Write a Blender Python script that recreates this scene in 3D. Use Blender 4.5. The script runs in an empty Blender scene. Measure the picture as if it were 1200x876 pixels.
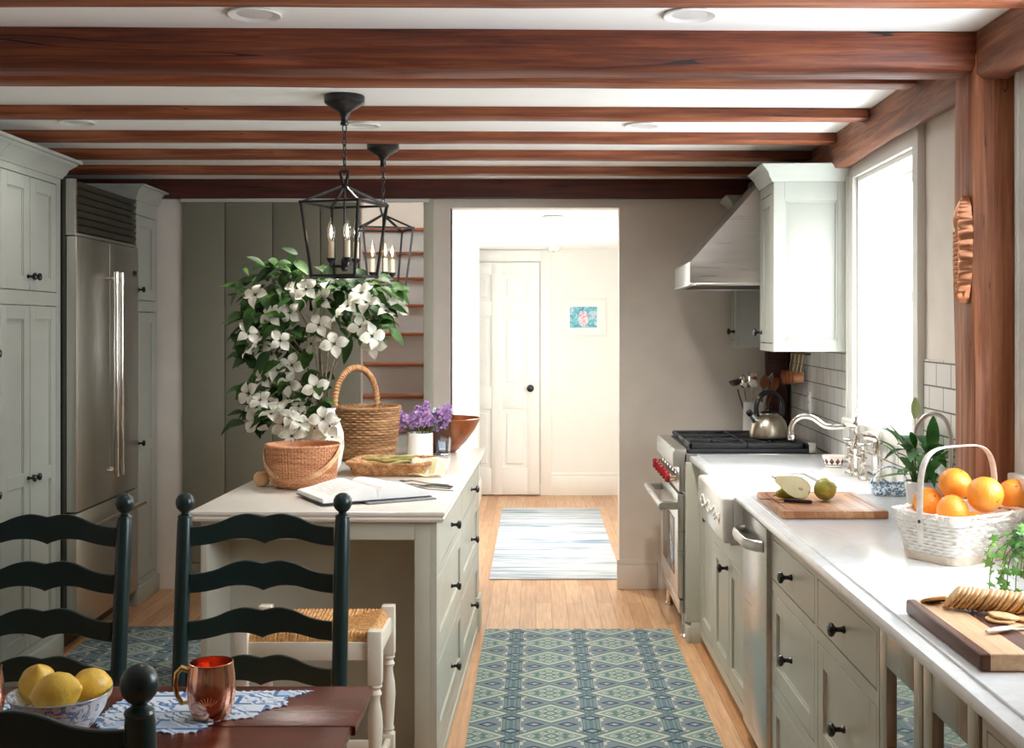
import bpy, bmesh, math, random
from mathutils import Matrix, Vector
PI = math.pi
SC = bpy.context.scene
COL = SC.collection
# ---------------------------------------------------------------- view: the photograph's geometry
FPX, VX, VY, EYE = 1380.0, 628.0, 382.0, 1.52
def at(px, py, Y):
    """point in the room at depth Y that lies behind photo pixel (px, py)"""
    return Vector(((px - VX) * Y / FPX, Y, EYE - (py - VY) * Y / FPX))

# ---------------------------------------------------------------- mesh collector
class MB:
    def __init__(s, M=None):
        s.bm = bmesh.new(); s.M = M or Matrix.Identity(4)
    def v(s, p): return s.bm.verts.new(s.M @ Vector(p))
    def f(s, vs):
        try: return s.bm.faces.new(vs)
        except ValueError: return None
    def box(s, x0, x1, y0, y1, z0, z1, bev=0, seg=2):
        if x1 < x0: x0, x1 = x1, x0
        if y1 < y0: y0, y1 = y1, y0
        if z1 < z0: z0, z1 = z1, z0
        c = [s.v((x, y, z)) for z in (z0, z1) for y in (y0, y1) for x in (x0, x1)]
        fs = [s.f([c[i] for i in q]) for q in ((0,2,3,1),(4,5,7,6),(0,1,5,4),(2,6,7,3),(0,4,6,2),(1,3,7,5))]
        if bev:
            es = list({e for f in fs for e in f.edges})
            bmesh.ops.bevel(s.bm, geom=es, offset=bev, segments=seg, profile=.5, affect='EDGES')
        return s
    def hexa(s, c, bev=0):
        c = [s.v(p) for p in c]
        fs = [s.f([c[i] for i in q]) for q in ((0,2,3,1),(4,5,7,6),(0,1,5,4),(2,6,7,3),(0,4,6,2),(1,3,7,5))]
        if bev:
            es = list({e for f in fs for e in f.edges})
            bmesh.ops.bevel(s.bm, geom=es, offset=bev, segments=2, profile=.5, affect='EDGES')
        return s
    def rings(s, rings, closed=False, cap0=True, cap1=True):
        vs = [[s.v(p) for p in r] for r in rings]
        n = len(vs[0]); m = len(vs)
        for i in range(m if closed else m - 1):
            a, b = vs[i], vs[(i + 1) % m]
            for j in range(n):
                s.f([a[j], a[(j+1) % n], b[(j+1) % n], b[j]])
        if not closed:
            if cap0: s.f(list(reversed(vs[0])))
            if cap1: s.f(vs[-1])
        return s
    def lathe(s, prof, n=24, c=(0, 0, 0), sx=1, sy=1, cap0=True, cap1=True):
        return s.rings([[(c[0] + r*sx*math.cos(2*PI*j/n), c[1] + r*sy*math.sin(2*PI*j/n), c[2] + z) for j in range(n)] for r, z in prof], False, cap0, cap1)
    def tube(s, pts, r, n=10, closed=False, flat=None):
        P = [Vector(p) for p in pts]; m = len(P)
        R = r if isinstance(r, (list, tuple)) else [r]*m
        T = []
        for i in range(m):
            a = P[(i-1) % m] if (closed or i) else P[i]
            b = P[(i+1) % m] if (closed or i < m-1) else P[i]
            t = (b - a); T.append(t.normalized() if t.length > 1e-9 else Vector((0,0,1)))
        u = T[0].orthogonal().normalized()
        if flat is not None:
            u = (Vector(flat) - T[0]*Vector(flat).dot(T[0])).normalized()
        out = []
        for i in range(m):
            if flat is not None and abs(T[i].dot(Vector(flat).normalized())) < .98:
                u = Vector(flat)
            u = (u - T[i]*u.dot(T[i]))
            u = u.normalized() if u.length > 1e-6 else T[i].orthogonal().normalized()
            w = T[i].cross(u)
            ru, rw = R[i] if isinstance(R[i], (tuple, list)) else (R[i], R[i])
            if n == 4:
                out.append([P[i] + u*a*ru + w*b*rw for a, b in ((1,1),(-1,1),(-1,-1),(1,-1))])
            else:
                out.append([P[i] + u*math.cos(2*PI*j/n)*ru + w*math.sin(2*PI*j/n)*rw for j in range(n)])
        return s.rings(out, closed)
    def cyl(s, a, b, r, r2=None, n=16):
        return s.tube([a, b], [r, r if r2 is None else r2], n)
    def bar(s, a, b, r): return s.tube([a, b], r, 4, flat=(0,0,1) if abs((Vector(b)-Vector(a)).normalized().z) < .9 else (1,0,0))
    def ball(s, c, r, sc=(1,1,1), n=16, m=10):
        rings = []
        for i in range(1, m):
            a = PI*i/m
            rings.append([(c[0]+r*sc[0]*math.sin(a)*math.cos(2*PI*j/n), c[1]+r*sc[1]*math.sin(a)*math.sin(2*PI*j/n), c[2]-r*sc[2]*math.cos(a)) for j in range(n)])
        vs = [[s.v(p) for p in q] for q in rings]
        b = s.v((c[0],c[1],c[2]-r*sc[2])); t = s.v((c[0],c[1],c[2]+r*sc[2]))
        for i in range(len(vs)-1):
            for j in range(n): s.f([vs[i][j], vs[i][(j+1)%n], vs[i+1][(j+1)%n], vs[i+1][j]])
        for j in range(n):
            s.f([b, vs[0][(j+1)%n], vs[0][j]]); s.f([t, vs[-1][j], vs[-1][(j+1)%n]])
        return s
    def prism(s, poly, d0, d1, axis='y', bev=0):
        """poly: 2-D outline; extruded from d0 to d1 along axis"""
        def P(a, b, d): return {'y': (a, d, b), 'x': (d, a, b), 'z': (a, b, d)}[axis]
        A = [s.v(P(a, b, d0)) for a, b in poly]; B = [s.v(P(a, b, d1)) for a, b in poly]
        n = len(poly)
        fs = [s.f(list(reversed(A))), s.f(B)]
        fs += [s.f([A[i], A[(i+1)%n], B[(i+1)%n], B[i]]) for i in range(n)]
        if bev:
            es = list({e for f in fs[:2] if f for e in f.edges})
            bmesh.ops.bevel(s.bm, geom=es, offset=bev, segments=2, profile=.5, affect='EDGES')
        return s
    def grid(s, fn, nu, nv):
        vs = [[s.v(fn(i/nu, j/nv)) for j in range(nv+1)] for i in range(nu+1)]
        for i in range(nu):
            for j in range(nv): s.f([vs[i][j], vs[i+1][j], vs[i+1][j+1], vs[i][j+1]])
        return s
    def build(s, name, mat, parent=None, loc=None, rz=0, sharp=35, keep=False):
        bmesh.ops.recalc_face_normals(s.bm, faces=s.bm.faces) if not keep else None
        me = bpy.data.meshes.new(name); s.bm.to_mesh(me); s.bm.free()
        me.materials.append(mat)
        for p in me.polygons: p.use_smooth = True
        try: me.set_sharp_from_angle(angle=math.radians(sharp))
        except Exception: pass
        o = bpy.data.objects.new(name, me); COL.objects.link(o)
        if parent: o.parent = parent
        if loc is not None: o.location = loc
        o.rotation_euler = (0, 0, rz)
        return o

def tag(o, label, cat, group=None, kind=None):
    o['label'] = label; o['category'] = cat
    if group: o['group'] = group
    if kind: o['kind'] = kind
    return o
def thing(name, label, cat, loc=(0,0,0), rz=0, group=None, rot=None):
    o = bpy.data.objects.new(name, None); COL.objects.link(o)
    o.empty_display_size = .05
    o.location = loc; o.rotation_euler = rot or (0, 0, rz)
    return tag(o, label, cat, group)
def struct(o): o['kind'] = 'structure'; return o
def dup(root, loc=None, rz=None, label=None, rot=None):
    def cp(o, par):
        c = o.copy(); COL.objects.link(c)
        if par: c.parent = par
        for ch in [x for x in bpy.data.objects if x.parent == o]: cp(ch, c)
        return c
    kids = {}
    r = cp(root, None)
    if loc is not None: r.location = loc
    if rz is not None: r.rotation_euler = (0, 0, rz)
    if rot is not None: r.rotation_euler = rot
    if label: r['label'] = label
    return r

# ---------------------------------------------------------------- materials
def S(r, g, b):
    f = lambda c: c/12.92 if c <= .04045 else ((c+.055)/1.055)**2.4
    return (f(r/255), f(g/255), f(b/255), 1)
class NT:
    def __init__(s, name):
        s.m = bpy.data.materials.new(name); s.m.use_nodes = True
        s.t = s.m.node_tree; s.n = s.t.nodes; s.l = s.t.links
        s.b = s.n['Principled BSDF']; s.out = s.n['Material Output']
    def node(s, ty, **kw):
        n = s.n.new(ty)
        for k, v in kw.items(): setattr(n, k, v)
        return n
    def put(s, sock, v):
        if v is None: return
        if isinstance(v, bpy.types.NodeSocket): s.l.new(v, sock)
        else: sock.default_value = v
    def obj(s, scale=(1,1,1), rot=(0,0,0), loc=(0,0,0)):
        tc = s.node('ShaderNodeTexCoord'); mp = s.node('ShaderNodeMapping')
        mp.inputs['Scale'].default_value = scale; mp.inputs['Rotation'].default_value = rot; mp.inputs['Location'].default_value = loc
        s.l.new(tc.outputs['Object'], mp.inputs['Vector']); return mp.outputs['Vector']
    def noise(s, vec, scale=5, detail=4, rough=.5, dist=0):
        n = s.node('ShaderNodeTexNoise'); s.put(n.inputs['Vector'], vec)
        n.inputs['Scale'].default_value = scale; n.inputs['Detail'].default_value = detail
        n.inputs['Roughness'].default_value = rough; n.inputs['Distortion'].default_value = dist
        return n.outputs['Fac']
    def ramp(s, fac, stops, interp='LINEAR'):
        r = s.node('ShaderNodeValToRGB'); r.color_ramp.interpolation = interp
        el = r.color_ramp.elements
        while len(el) > len(stops): el.remove(el[-1])
        while len(el) < len(stops): el.new(.5)
        for e, (p, c) in zip(el, stops): e.position = p; e.color = c
        s.put(r.inputs['Fac'], fac); return r.outputs['Color']
    def mix(s, fac, a, b, mode='MIX'):
        n = s.node('ShaderNodeMix', data_type='RGBA', blend_type=mode)
        s.put(n.inputs[0], fac); s.put(n.inputs[6], a); s.put(n.inputs[7], b); return n.outputs[2]
    def ma(s, op, a, b=None, c=None):
        n = s.node('ShaderNodeMath', operation=op)
        for i, v in enumerate((a, b, c)): s.put(n.inputs[i], v)
        return n.outputs[0]
    def sep(s, vec):
        n = s.node('ShaderNodeSeparateXYZ'); s.put(n.inputs[0], vec); return n.outputs
    def comb(s, x, y, z=0.0):
        n = s.node('ShaderNodeCombineXYZ')
        for i, v in enumerate((x, y, z)): s.put(n.inputs[i], v)
        return n.outputs[0]
    def bump(s, h, strength=.3, dist=.01):
        n = s.node('ShaderNodeBump'); n.inputs['Strength'].default_value = strength; n.inputs['Distance'].default_value = dist
        s.put(n.inputs['Height'], h); s.l.new(n.outputs['Normal'], s.b.inputs['Normal'])
    def set(s, col=None, rough=None, metal=None, **kw):
        s.put(s.b.inputs['Base Color'], col); s.put(s.b.inputs['Roughness'], rough); s.put(s.b.inputs['Metallic'], metal)
        for k, v in kw.items(): s.put(s.b.inputs[k], v)
        return s.m
def paint(name, c, rough=.45, var=.04, bump=.03, **kw):
    t = NT(name); v = t.obj()
    n = t.noise(v, 7, 3)
    dark = tuple(x*(1-2*var) for x in c[:3]) + (1,)
    col = t.ramp(n, [(.3, dark), (.7, c)])
    if bump: t.bump(t.noise(v, 90, 2), bump, .004)
    return t.set(col, rough, 0.0, **kw)
def metal(name, c, rough=.25, brush=None, **kw):
    t = NT(name)
    if brush:
        n = t.noise(t.obj(brush), 1, 3, .6)
        r = t.ma('MULTIPLY_ADD', n, .16, rough-.08)
        t.bump(n, .04, .002)
        return t.set(t.ramp(n, [(.2, tuple(x*.88 for x in c[:3])+(1,)), (.8, c)]), r, 1.0, **kw)
    n = t.noise(t.obj(), 30, 2)
    return t.set(c, t.ma('MULTIPLY_ADD', n, .12, rough-.06), 1.0, **kw)
def wood(name, dark, mid, light, axis=0, fine=26, rough=.5, rings=2.2, cracks=0.0, bump=.25, long=.12, coat=0.0):
    t = NT(name)
    sc = [1, 1, 1]; sc[axis] = long
    v = t.obj(tuple(sc))
    g = t.noise(v, fine, 5, .65, .4)
    w = t.noise(v, rings*1.7, 3, .5, 1.6)
    band = t.ma('FRACT', t.ma('MULTIPLY', w, 9.0))
    col = t.ramp(g, [(.34, dark), (.5, mid), (.66, light)])
    col2 = t.mix(t.ma('MULTIPLY', band, .45), col, mid, 'MIX')
    big = t.noise(v, 1.6, 2)
    col3 = t.mix(t.ramp(big, [(.35, (0,0,0,1)), (.65, (.55,.55,.55,1))]), col2, dark)
    if cracks:
        sc2 = [1, 1, 1]; sc2[axis] = .035
        cr = t.noise(t.obj(tuple(sc2)), 9, 2, .5, .6)
        ck = t.ma('LESS_THAN', t.ma('ABSOLUTE', t.ma('SUBTRACT', cr, .5)), .005*cracks)
        col3 = t.mix(ck, col3, tuple(x*.25 for x in dark[:3])+(1,))
    t.bump(g, bump, .004)
    m = t.set(col3, rough, 0.0)
    if coat: t.b.inputs['Coat Weight'].default_value = coat; t.b.inputs['Coat Roughness'].default_value = .12
    return m
def clear(name, tint=(1,1,1,1), ior=1.45, amount=1.0):
    """thin clear glass: see-through with a fresnel sheen"""
    t = NT(name); t.n.remove(t.b)
    tr = t.node('ShaderNodeBsdfTransparent'); tr.inputs[0].default_value = tint
    gl = t.node('ShaderNodeBsdfGlossy'); gl.inputs['Roughness'].default_value = .03
    lw = t.node('ShaderNodeLayerWeight'); lw.inputs[0].default_value = .5
    sheen = t.ma('MULTIPLY_ADD', t.ma('POWER', lw.outputs['Facing'], 4.0), .55, .04)
    mx = t.node('ShaderNodeMixShader')
    t.l.new(t.ma('MULTIPLY', sheen, amount), mx.inputs[0])
    t.l.new(tr.outputs[0], mx.inputs[1]); t.l.new(gl.outputs[0], mx.inputs[2]); t.l.new(mx.outputs[0], t.out.inputs['Surface'])
    return t.m
def glow(name, c, strength):
    t = NT(name); return t.set(c, .4, 0.0, **{'Emission Color': c, 'Emission Strength': strength})

M = {}
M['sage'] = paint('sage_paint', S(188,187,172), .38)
M['sage_dim'] = paint('sage_paint_dimmed', S(166,169,160), .38)  # same sage paint, darkened in colour to offset strong window light
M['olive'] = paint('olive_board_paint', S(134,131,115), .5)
M['wallgrey'] = paint('warm_grey_wall_paint', S(226,218,208), .6)
M['white'] = paint('white_paint', S(246,244,238), .5, .01)
M['ceilwhite'] = paint('ceiling_paint', S(247,247,245), .7, .01)
M['trimwhite'] = paint('trim_paint', S(222,221,214), .4, .015)
M['casing'] = paint('window_trim_paint', S(214,214,208), .4, .015)
M['black'] = paint('black_iron', S(20,19,19), .32, .1)
M['knob'] = paint('black_knob_paint', S(24,24,26), .22, .05, 0)
M['islandtop'] = paint('painted_wood_top', S(222,217,207), .22, .015, .015)
M['chairgreen'] = paint('dark_green_lacquer', S(17,42,41), .3, .12, .02)
M['darkgap'] = paint('dark_recess', S(40,38,34), .8)
M['beam'] = wood('beam_wood', S(60,22,10), S(124,56,26), S(172,96,50), 0, 46, .55, 2.2, .7, .3, .05)
M['joist'] = wood('joist_wood', S(88,38,20), S(146,78,42), S(190,120,74), 0, 46, .55, 2.0, .25, .25, .05)
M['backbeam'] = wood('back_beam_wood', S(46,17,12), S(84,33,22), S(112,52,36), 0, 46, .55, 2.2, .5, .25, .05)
M['post'] = wood('post_wood', S(104,56,34), S(166,102,66), S(208,146,102), 2, 46, .55, 2.2, .2, .3, .05)
M['plate'] = wood('plate_wood', S(84,44,28), S(138,82,54), S(182,124,90), 1, 46, .6, 2.0, .35, .3, .05)
M['tablewood'] = wood('cherry_table_wood', S(42,12,4), S(88,30,10), S(116,46,18), 0, 30, .27, 2.0, 0, .06, .12, 0)
M['tablewood'].node_tree.nodes['Principled BSDF'].inputs['Specular IOR Level'].default_value = .3
M['treadwood'] = wood('stair_tread_wood', S(120,62,34), S(168,100,64), S(190,124,84), 0, 24, .4)
M['bowlwood'] = wood('bowl_wood', S(92,44,20), S(158,86,44), S(190,116,68), 2, 16, .3, 2.4)
M['corkwood'] = wood('board_maple', S(196,150,110), S(222,182,142), S(236,204,168), 1, 22, .45)
M['walnut'] = wood('board_walnut', S(64,32,22), S(96,52,36), S(122,72,50), 1, 22, .4)
M['steel'] = metal('brushed_steel', S(196,194,188), .27, (2, 2, 160))
M['steelv'] = metal('brushed_steel_upright', S(212,211,205), .32, (120, 120, 1.5))
M['steelh'] = metal('brushed_steel_level', S(205,204,200), .3, (3, 3, 140))
M['steeldark'] = metal('dark_steel', S(104,100,92), .35, (2, 2, 160))
M['chrome'] = metal('polished_nickel', S(226,220,212), .09)
M['copper'] = metal('copper', S(242,184,156), .17)
M['copperold'] = metal('hammered_copper', S(236,172,134), .3)
M['brass'] = metal('brass', S(214,176,110), .2)
M['iron'] = paint('cast_iron', S(34,36,40), .5, .1, .1)
M['china'] = paint('white_ceramic', S(240,240,238), .14, .01, 0)
M['fireclay'] = paint('fireclay_white', S(240,238,232), .12, .01, 0)
M['stoolwhite'] = paint('cream_paint', S(226,218,202), .4, .03)
M['vaseglass'] = clear('pale_grey_glass', (.86,.90,.93,1), 1.5, 2.0)
M['coolerglass'] = clear('cooler_door_glass', (.8,.84,.84,1), 1.5, 5.0)
M['coolersteel'] = metal('warm_brushed_steel', S(168,156,142), .3, (120, 120, 1.5))
M['riser'] = paint('stair_riser_paint', S(208,214,212), .5)
M['pane'] = clear('window_pane')
M['glassware'] = clear('glassware', (.93,.96,.97,1), 1.5, 1.6)
M['ovenglass'] = paint('oven_glass', S(22,22,24), .06, 0, 0)

def oak_floor():
    t = NT('oak_strip_floor'); o = t.sep(t.obj())
    v = t.comb(o[1], o[0])
    b = t.node('ShaderNodeTexBrick'); t.put(b.inputs['Vector'], v)
    b.offset = .37; b.inputs['Scale'].default_value = 1
    b.inputs['Brick Width'].default_value = 1.15; b.inputs['Row Height'].default_value = .084
    b.inputs['Mortar Size'].default_value = .0012; b.inputs['Mortar Smooth'].default_value = .3
    b.inputs['Color1'].default_value = S(230,186,142); b.inputs['Color2'].default_value = S(204,152,106); b.inputs['Mortar'].default_value = S(120,78,48)
    g = t.noise(t.obj((1,.06,1)), 60, 4, .6, .1)
    col = t.mix(.6, b.outputs['Color'], t.ramp(g, [(.25, S(158,132,112)), (.7, S(255,252,246))]), 'MULTIPLY')
    t.bump(t.ma('SUBTRACT', 1.0, b.outputs['Fac']), .25, .002)
    return t.set(col, .28, 0.0)
M['floor'] = oak_floor()
def subway():
    t = NT('white_subway_tile'); o = t.sep(t.obj())
    v = t.comb(o[1], o[2])
    b = t.node('ShaderNodeTexBrick'); t.put(b.inputs['Vector'], v)
    b.offset = .5; b.inputs['Scale'].default_value = 1
    b.inputs['Brick Width'].default_value = .156; b.inputs['Row Height'].default_value = .082
    b.inputs['Mortar Size'].default_value = .003; b.inputs['Mortar Smooth'].default_value = .15
    b.inputs['Color1'].default_value = S(232,231,227); b.inputs['Color2'].default_value = S(222,221,216); b.inputs['Mortar'].default_value = S(104,98,92)
    wob = t.noise(t.obj(), 14, 2)
    t.bump(t.ma('ADD', t.ma('MULTIPLY', t.ma('SUBTRACT', 1.0, b.outputs['Fac']), .8), t.ma('MULTIPLY', wob, .35)), .35, .004)
    return t.set(b.outputs['Color'], t.ma('MULTIPLY_ADD', b.outputs['Fac'], .6, .1), 0.0)
M['tile'] = subway()
def marble():
    t = NT('white_quartz'); v = t.obj()
    n = t.noise(v, 1.8, 6, .6, 2.2)
    vein = t.ramp(n, [(.44, (0,0,0,1)), (.5, (1,1,1,1)), (.56, (0,0,0,1))])
    col = t.mix(t.ma('MULTIPLY', vein, .18), S(240,243,245), S(192,197,202))
    return t.set(col, .14, 0.0)
M['counter'] = marble()

def rug_mat(name, dull=1.0):
    t = NT(name); o = t.sep(t.obj())
    PX, PY = .305, .255
    x = t.ma('SUBTRACT', t.ma('MULTIPLY', t.ma('FRACT', t.ma('ADD', t.ma('DIVIDE', o[0], PX), 50.0)), PX), PX/2)
    y = t.ma('SUBTRACT', t.ma('MULTIPLY', t.ma('FRACT', t.ma('ADD', t.ma('DIVIDE', o[1], PY), 50.0)), PY), PY/2)
    ax, ay = t.ma('ABSOLUTE', x), t.ma('ABSOLUTE', y)
    hx = t.ma('SUBTRACT', PX/2, ax); hy = t.ma('SUBTRACT', PY/2, ay)
    def dia(a, b, cx, cy, wx, wy):
        return t.ma('ADD', t.ma('DIVIDE', t.ma('ABSOLUTE', t.ma('SUBTRACT', a, cx)), wx), t.ma('DIVIDE', t.ma('ABSOLUTE', t.ma('SUBTRACT', b, cy)), wy))
    lt = lambda a, k: t.ma('LESS_THAN', a, k)
    gt = lambda a, k: t.ma('GREATER_THAN', a, k)
    AND = lambda a, b: t.ma('MULTIPLY', a, b)
    cream, green, navy, teal, grey = S(206,200,182), S(88,124,118), S(44,58,88), S(130,158,154), S(122,138,146)
    # ground: grey-teal with upright green stripes between the lozenge columns
    stripe = gt(t.ma('SINE', t.ma('MULTIPLY', hx, 420.0)), .1)
    near = lt(hx, .034)
    col = t.mix(AND(stripe, near), grey, green)
    stepped = AND(gt(hx, .034), lt(t.ma('ABSOLUTE', t.ma('SUBTRACT', hx, t.ma('MULTIPLY_ADD', t.ma('SNAP', hy, .034), .35, .03))), .006))
    col = t.mix(stepped, col, cream)
    D = dia(ax, ay, 0, 0, .136, .108)
    col = t.mix(lt(D, 1.16), col, green)
    col = t.mix(lt(D, 1.0), col, cream)
    col = t.mix(lt(D, .86), col, teal)
    col = t.mix(AND(lt(D, .66), gt(D, .5)), col, green)
    ck = lt(t.ma('SINE', t.ma('MULTIPLY', t.ma('ADD', ax, ay), 190.0)), -.2)
    col = t.mix(AND(lt(D, .5), ck), col, green)
    for cx, cy in ((0, 0), (.03, .028), (.075, 0), (0, .052)):
        d = dia(ax, ay, cx, cy, .017, .015)
        col = t.mix(lt(d, 1.0), col, cream); col = t.mix(lt(d, .5), col, green)
    for a, b, cx, cy, wx, wy in ((hx, ay, 0, .056, .042, .03), (ax, hy, .064, 0, .04, .027)):
        d = dia(a, b, cx, cy, wx, wy)
        col = t.mix(lt(d, 1.0), col, navy)
        col = t.mix(AND(lt(d, .5), gt(t.ma('SINE', t.ma('MULTIPLY', t.ma('ADD', a, b), 700.0)), -.2)), col, S(206,214,214))
    w = t.noise(t.obj((1,1,1)), 260, 2, .7)
    col = t.mix(.5, col, t.ramp(w, [(.3, (.72,.72,.72,1)), (.7, (1.0,1.0,1.0,1))]), 'MULTIPLY')
    fade = t.noise(t.obj(), 3, 2)
    col = t.mix(t.ma('MULTIPLY', fade, .18), col, grey)
    t.bump(w, .5, .003)
    return t.set(col, .95, 0.0)
M['rug'] = rug_mat('teal_lozenge_weave')
def stripe_rug():
    t = NT('striped_cotton_weave'); o = t.sep(t.obj())
    y = o[1]
    n1 = t.noise(t.comb(t.ma('MULTIPLY', o[0], 1.2), t.ma('MULTIPLY', y, 26.0)), 1, 3, .7)
    n2 = t.noise(t.comb(t.ma('MULTIPLY', o[0], .4), t.ma('MULTIPLY', y, 4.5)), 1, 2, .5)
    col = t.ramp(n1, [(.36, S(78,104,134)), (.45, S(136,156,174)), (.52, S(198,200,200)), (.60, S(190,190,188)), (.67, S(116,126,136))])
    col = t.mix(t.ramp(n2, [(.4, (0,0,0,1)), (.62, (.6,.6,.6,1))]), col, S(216,216,214))
    w = t.noise(t.obj((1,.2,1)), 300, 2, .7)
    t.bump(w, .5, .003)
    return t.set(col, .95, 0.0)
M['hallrug'] = stripe_rug()
# ================================================================= ROOM SHELL
ZC = 2.365                              # ceiling
SK = .027; WA = -math.atan(SK)          # the window wall is slightly out of square
def wx(Y): return 1.37 + SK*(Y - 3.36)
def wallpt(Y, v, z=0): return (wx(Y) - v, Y, z)
WLOC = (1.37, 3.36, 0)
YB = 6.82                               # back wall of the kitchen
def yl(Y): return Y - 3.36              # depth -> coordinate along the window wall

m = MB(); m.box(-3.2, 1.75, -2.2, 10.75, -.12, 0)
struct(m.build('floor', M['floor']))
m = MB(); m.box(-3.2, 2.0, -2.2, YB, ZC, ZC+.1)
struct(m.build('ceiling', M['ceilwhite']))

# ---- wall_right with its window openings (in wall coordinates: x<0 is the room)
WIN = [(4.30, 5.20, 1.105, 2.175), (2.06, 3.20, 1.105, 2.175)]
m = MB(); ys = -2.2
T = .2
for y0, y1, z0, z1 in sorted(WIN):
    m.box(0, T, yl(ys), yl(y0), 0, 2.6); m.box(0, T, yl(y0), yl(y1), 0, z0); m.box(0, T, yl(y0), yl(y1), z1, 2.6); ys = y1
m.box(0, T, yl(ys), yl(YB+.25), 0, 2.6)
struct(m.build('wall_right', M['wallgrey'], None, WLOC, WA))
def window(name, y0, y1, z0, z1, label):
    a, b = yl(y0), yl(y1)
    cw = .085
    m = MB()                            # casing boards around the opening
    m.box(-.022, .0, a-cw, a, z0-.03, z1+cw, .003); m.box(-.022, 0, b, b+cw, z0-.03, z1+cw, .003)
    m.box(-.022, 0, a, b, z1, z1+cw, .003)
    m.box(-.03, 0, a-cw-.008, a-cw+.012, z0-.03, z1+cw, .003); m.box(-.03, 0, b+cw-.012, b+cw+.008, z0-.03, z1+cw, .003)
    root = m.build(name, M['casing'], None, WLOC, WA); struct(root); root['label'] = label
    m = MB(); m.box(-.05, .14, a-cw-.01, b+cw+.01, z0-.035, z0+.006, .005); m.build('sill', M['trimwhite'], root)
    m = MB()                            # jamb lining
    m.box(0, .19, a, a+.02, z0, z1); m.box(0, .19, b-.02, b, z0, z1); m.box(0, .19, a+.02, b-.02, z1-.02, z1); m.build('jamb', M['white'], root)
    zm = (z0+z1)/2
    for (s0, s1, dx) in ((z0, zm+.02, .09), (zm-.02, z1-.02, .13)):
        m = MB(); u0, u1, w = a+.02, b-.02, .045
        m.box(dx, dx+.035, u0, u0+w, s0, s1, .003); m.box(dx, dx+.035, u1-w, u1, s0, s1, .003)
        m.box(dx, dx+.035, u0+w, u1-w, s0, s0+w, .003); m.box(dx, dx+.035, u0+w, u1-w, s1-w, s1, .003)
        um = (u0+u1)/2; m.box(dx+.004, dx+.031, um-.011, um+.011, s0+w, s1-w)
        sash = m.build('sash', M['white'], root)
        m = MB(); m.box(dx+.015, dx+.019, u0+w, u1-w, s0+w, s1-w); m.build('pane', M['pane'], sash)
window('window_1', *WIN[0], 'bright window over the sink')
window('window_2', *WIN[1], 'window beside the timber post')
for y0, y1, z0, z1 in WIN:              # portals only guide the daylight through the openings
    L = bpy.data.lights.new('window_portal', 'AREA'); L.shape = 'RECTANGLE'; L.size = y1-y0; L.size_y = z1-z0; L.cycles.is_portal = True
    o = bpy.data.objects.new('window_portal', L); COL.objects.link(o)
    o.location = wallpt((y0+y1)/2, -.21, (z0+z1)/2); o.rotation_euler = (PI/2, 0, PI/2); o.rotation_euler = (0, PI/2, WA)
    o['kind'] = 'helper'

# tiled splashback strips (thin slab of real thickness on the wall)
def tiles(name, y0, y1, z0, z1):
    m = MB(); m.box(-.008, 0, yl(y0), yl(y1), z0, z1, .001, 1); o = m.build(name, M['tile'], None, WLOC, WA); struct(o); return o
tiles('trim_1', 5.285, 6.70, .9, 1.412)
tiles('trim_2', 3.53, 4.205, .9, 1.403)
tiles('trim_3', 4.205, 5.285, .9, 1.07)
tiles('trim_4', 1.0, 3.34, .9, 1.07)

# ---- wall_back: grey plaster with the hall opening and the stair opening
m = MB(); B0, B1 = YB, YB+.12
HX0, HX1, HZ = -.493, .483, 2.205       # hall opening
SX0, SX1, SZ = -1.02, -.635, 2.262      # stair opening
m.box(HX1, 1.6, B0, B1, 0, 2.6); m.box(HX0, HX1, B0, B1, HZ, 2.6); m.box(SX1, HX0, B0, B1, 0, 2.6)
m.box(SX0, SX1, B0, B1, SZ, 2.6); m.box(-3.1, SX0, B0, B1, 0, 2.6)
struct(m.build('wall_back', M['wallgrey']))
m = MB(); m.box(-.648, -.592, YB-.025, YB, 0, 2.26, .004)
struct(m.build('trim_5', M['sage']))
m = MB()                                # wide painted boards left of the stairs
xs = [-2.04, -1.795, -1.52, -1.245, SX0+.005]
for i in range(4): m.box(xs[i]+.0025, xs[i+1]-.0025, YB-.022, YB, .15, 2.235, .003)
m.box(xs[0], xs[-1], YB-.012, YB, 0, 2.235)
m.box(xs[0], xs[-1], YB-.022, YB, 0, .16, .002)
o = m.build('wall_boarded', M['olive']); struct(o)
m = MB(); m.box(-2.05, SX1+.02, YB-.03, YB, 2.236, 2.262, .003); struct(m.build('trim_6', M['trimwhite']))
# ---- left wall, wall behind the camera (unseen, solid so no light enters from there)
m = MB(); m.box(-3.1, -2.92, -2.2, YB, 0, 2.6); struct(m.build('wall_left', M['wallgrey']))
m = MB(); m.box(-3.1, 1.5, -2.2, -2.05, 0, 2.6)
struct(m.build('wall_front', M['wallgrey']))

# ---- baseboards
def baseboard(name, pts, h=.17):
    m = MB(); x0, x1, y0, y1, ax = pts
    m.box(x0, x1, y0, y1, 0, h-.03, .003)
    if ax == 'x': m.box(x0, x1, y0+.006, y1, h-.03, h, .003)
    else: m.box(x0+.004, x1-.004, y0, y1, h-.03, h, .003)
    struct(m.build(name, M['wallgrey'] if 'hall' not in name else M['white']))
baseboard('baseboard_back', (HX1-.014, .70, YB-.018, YB, 'x'))
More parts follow.
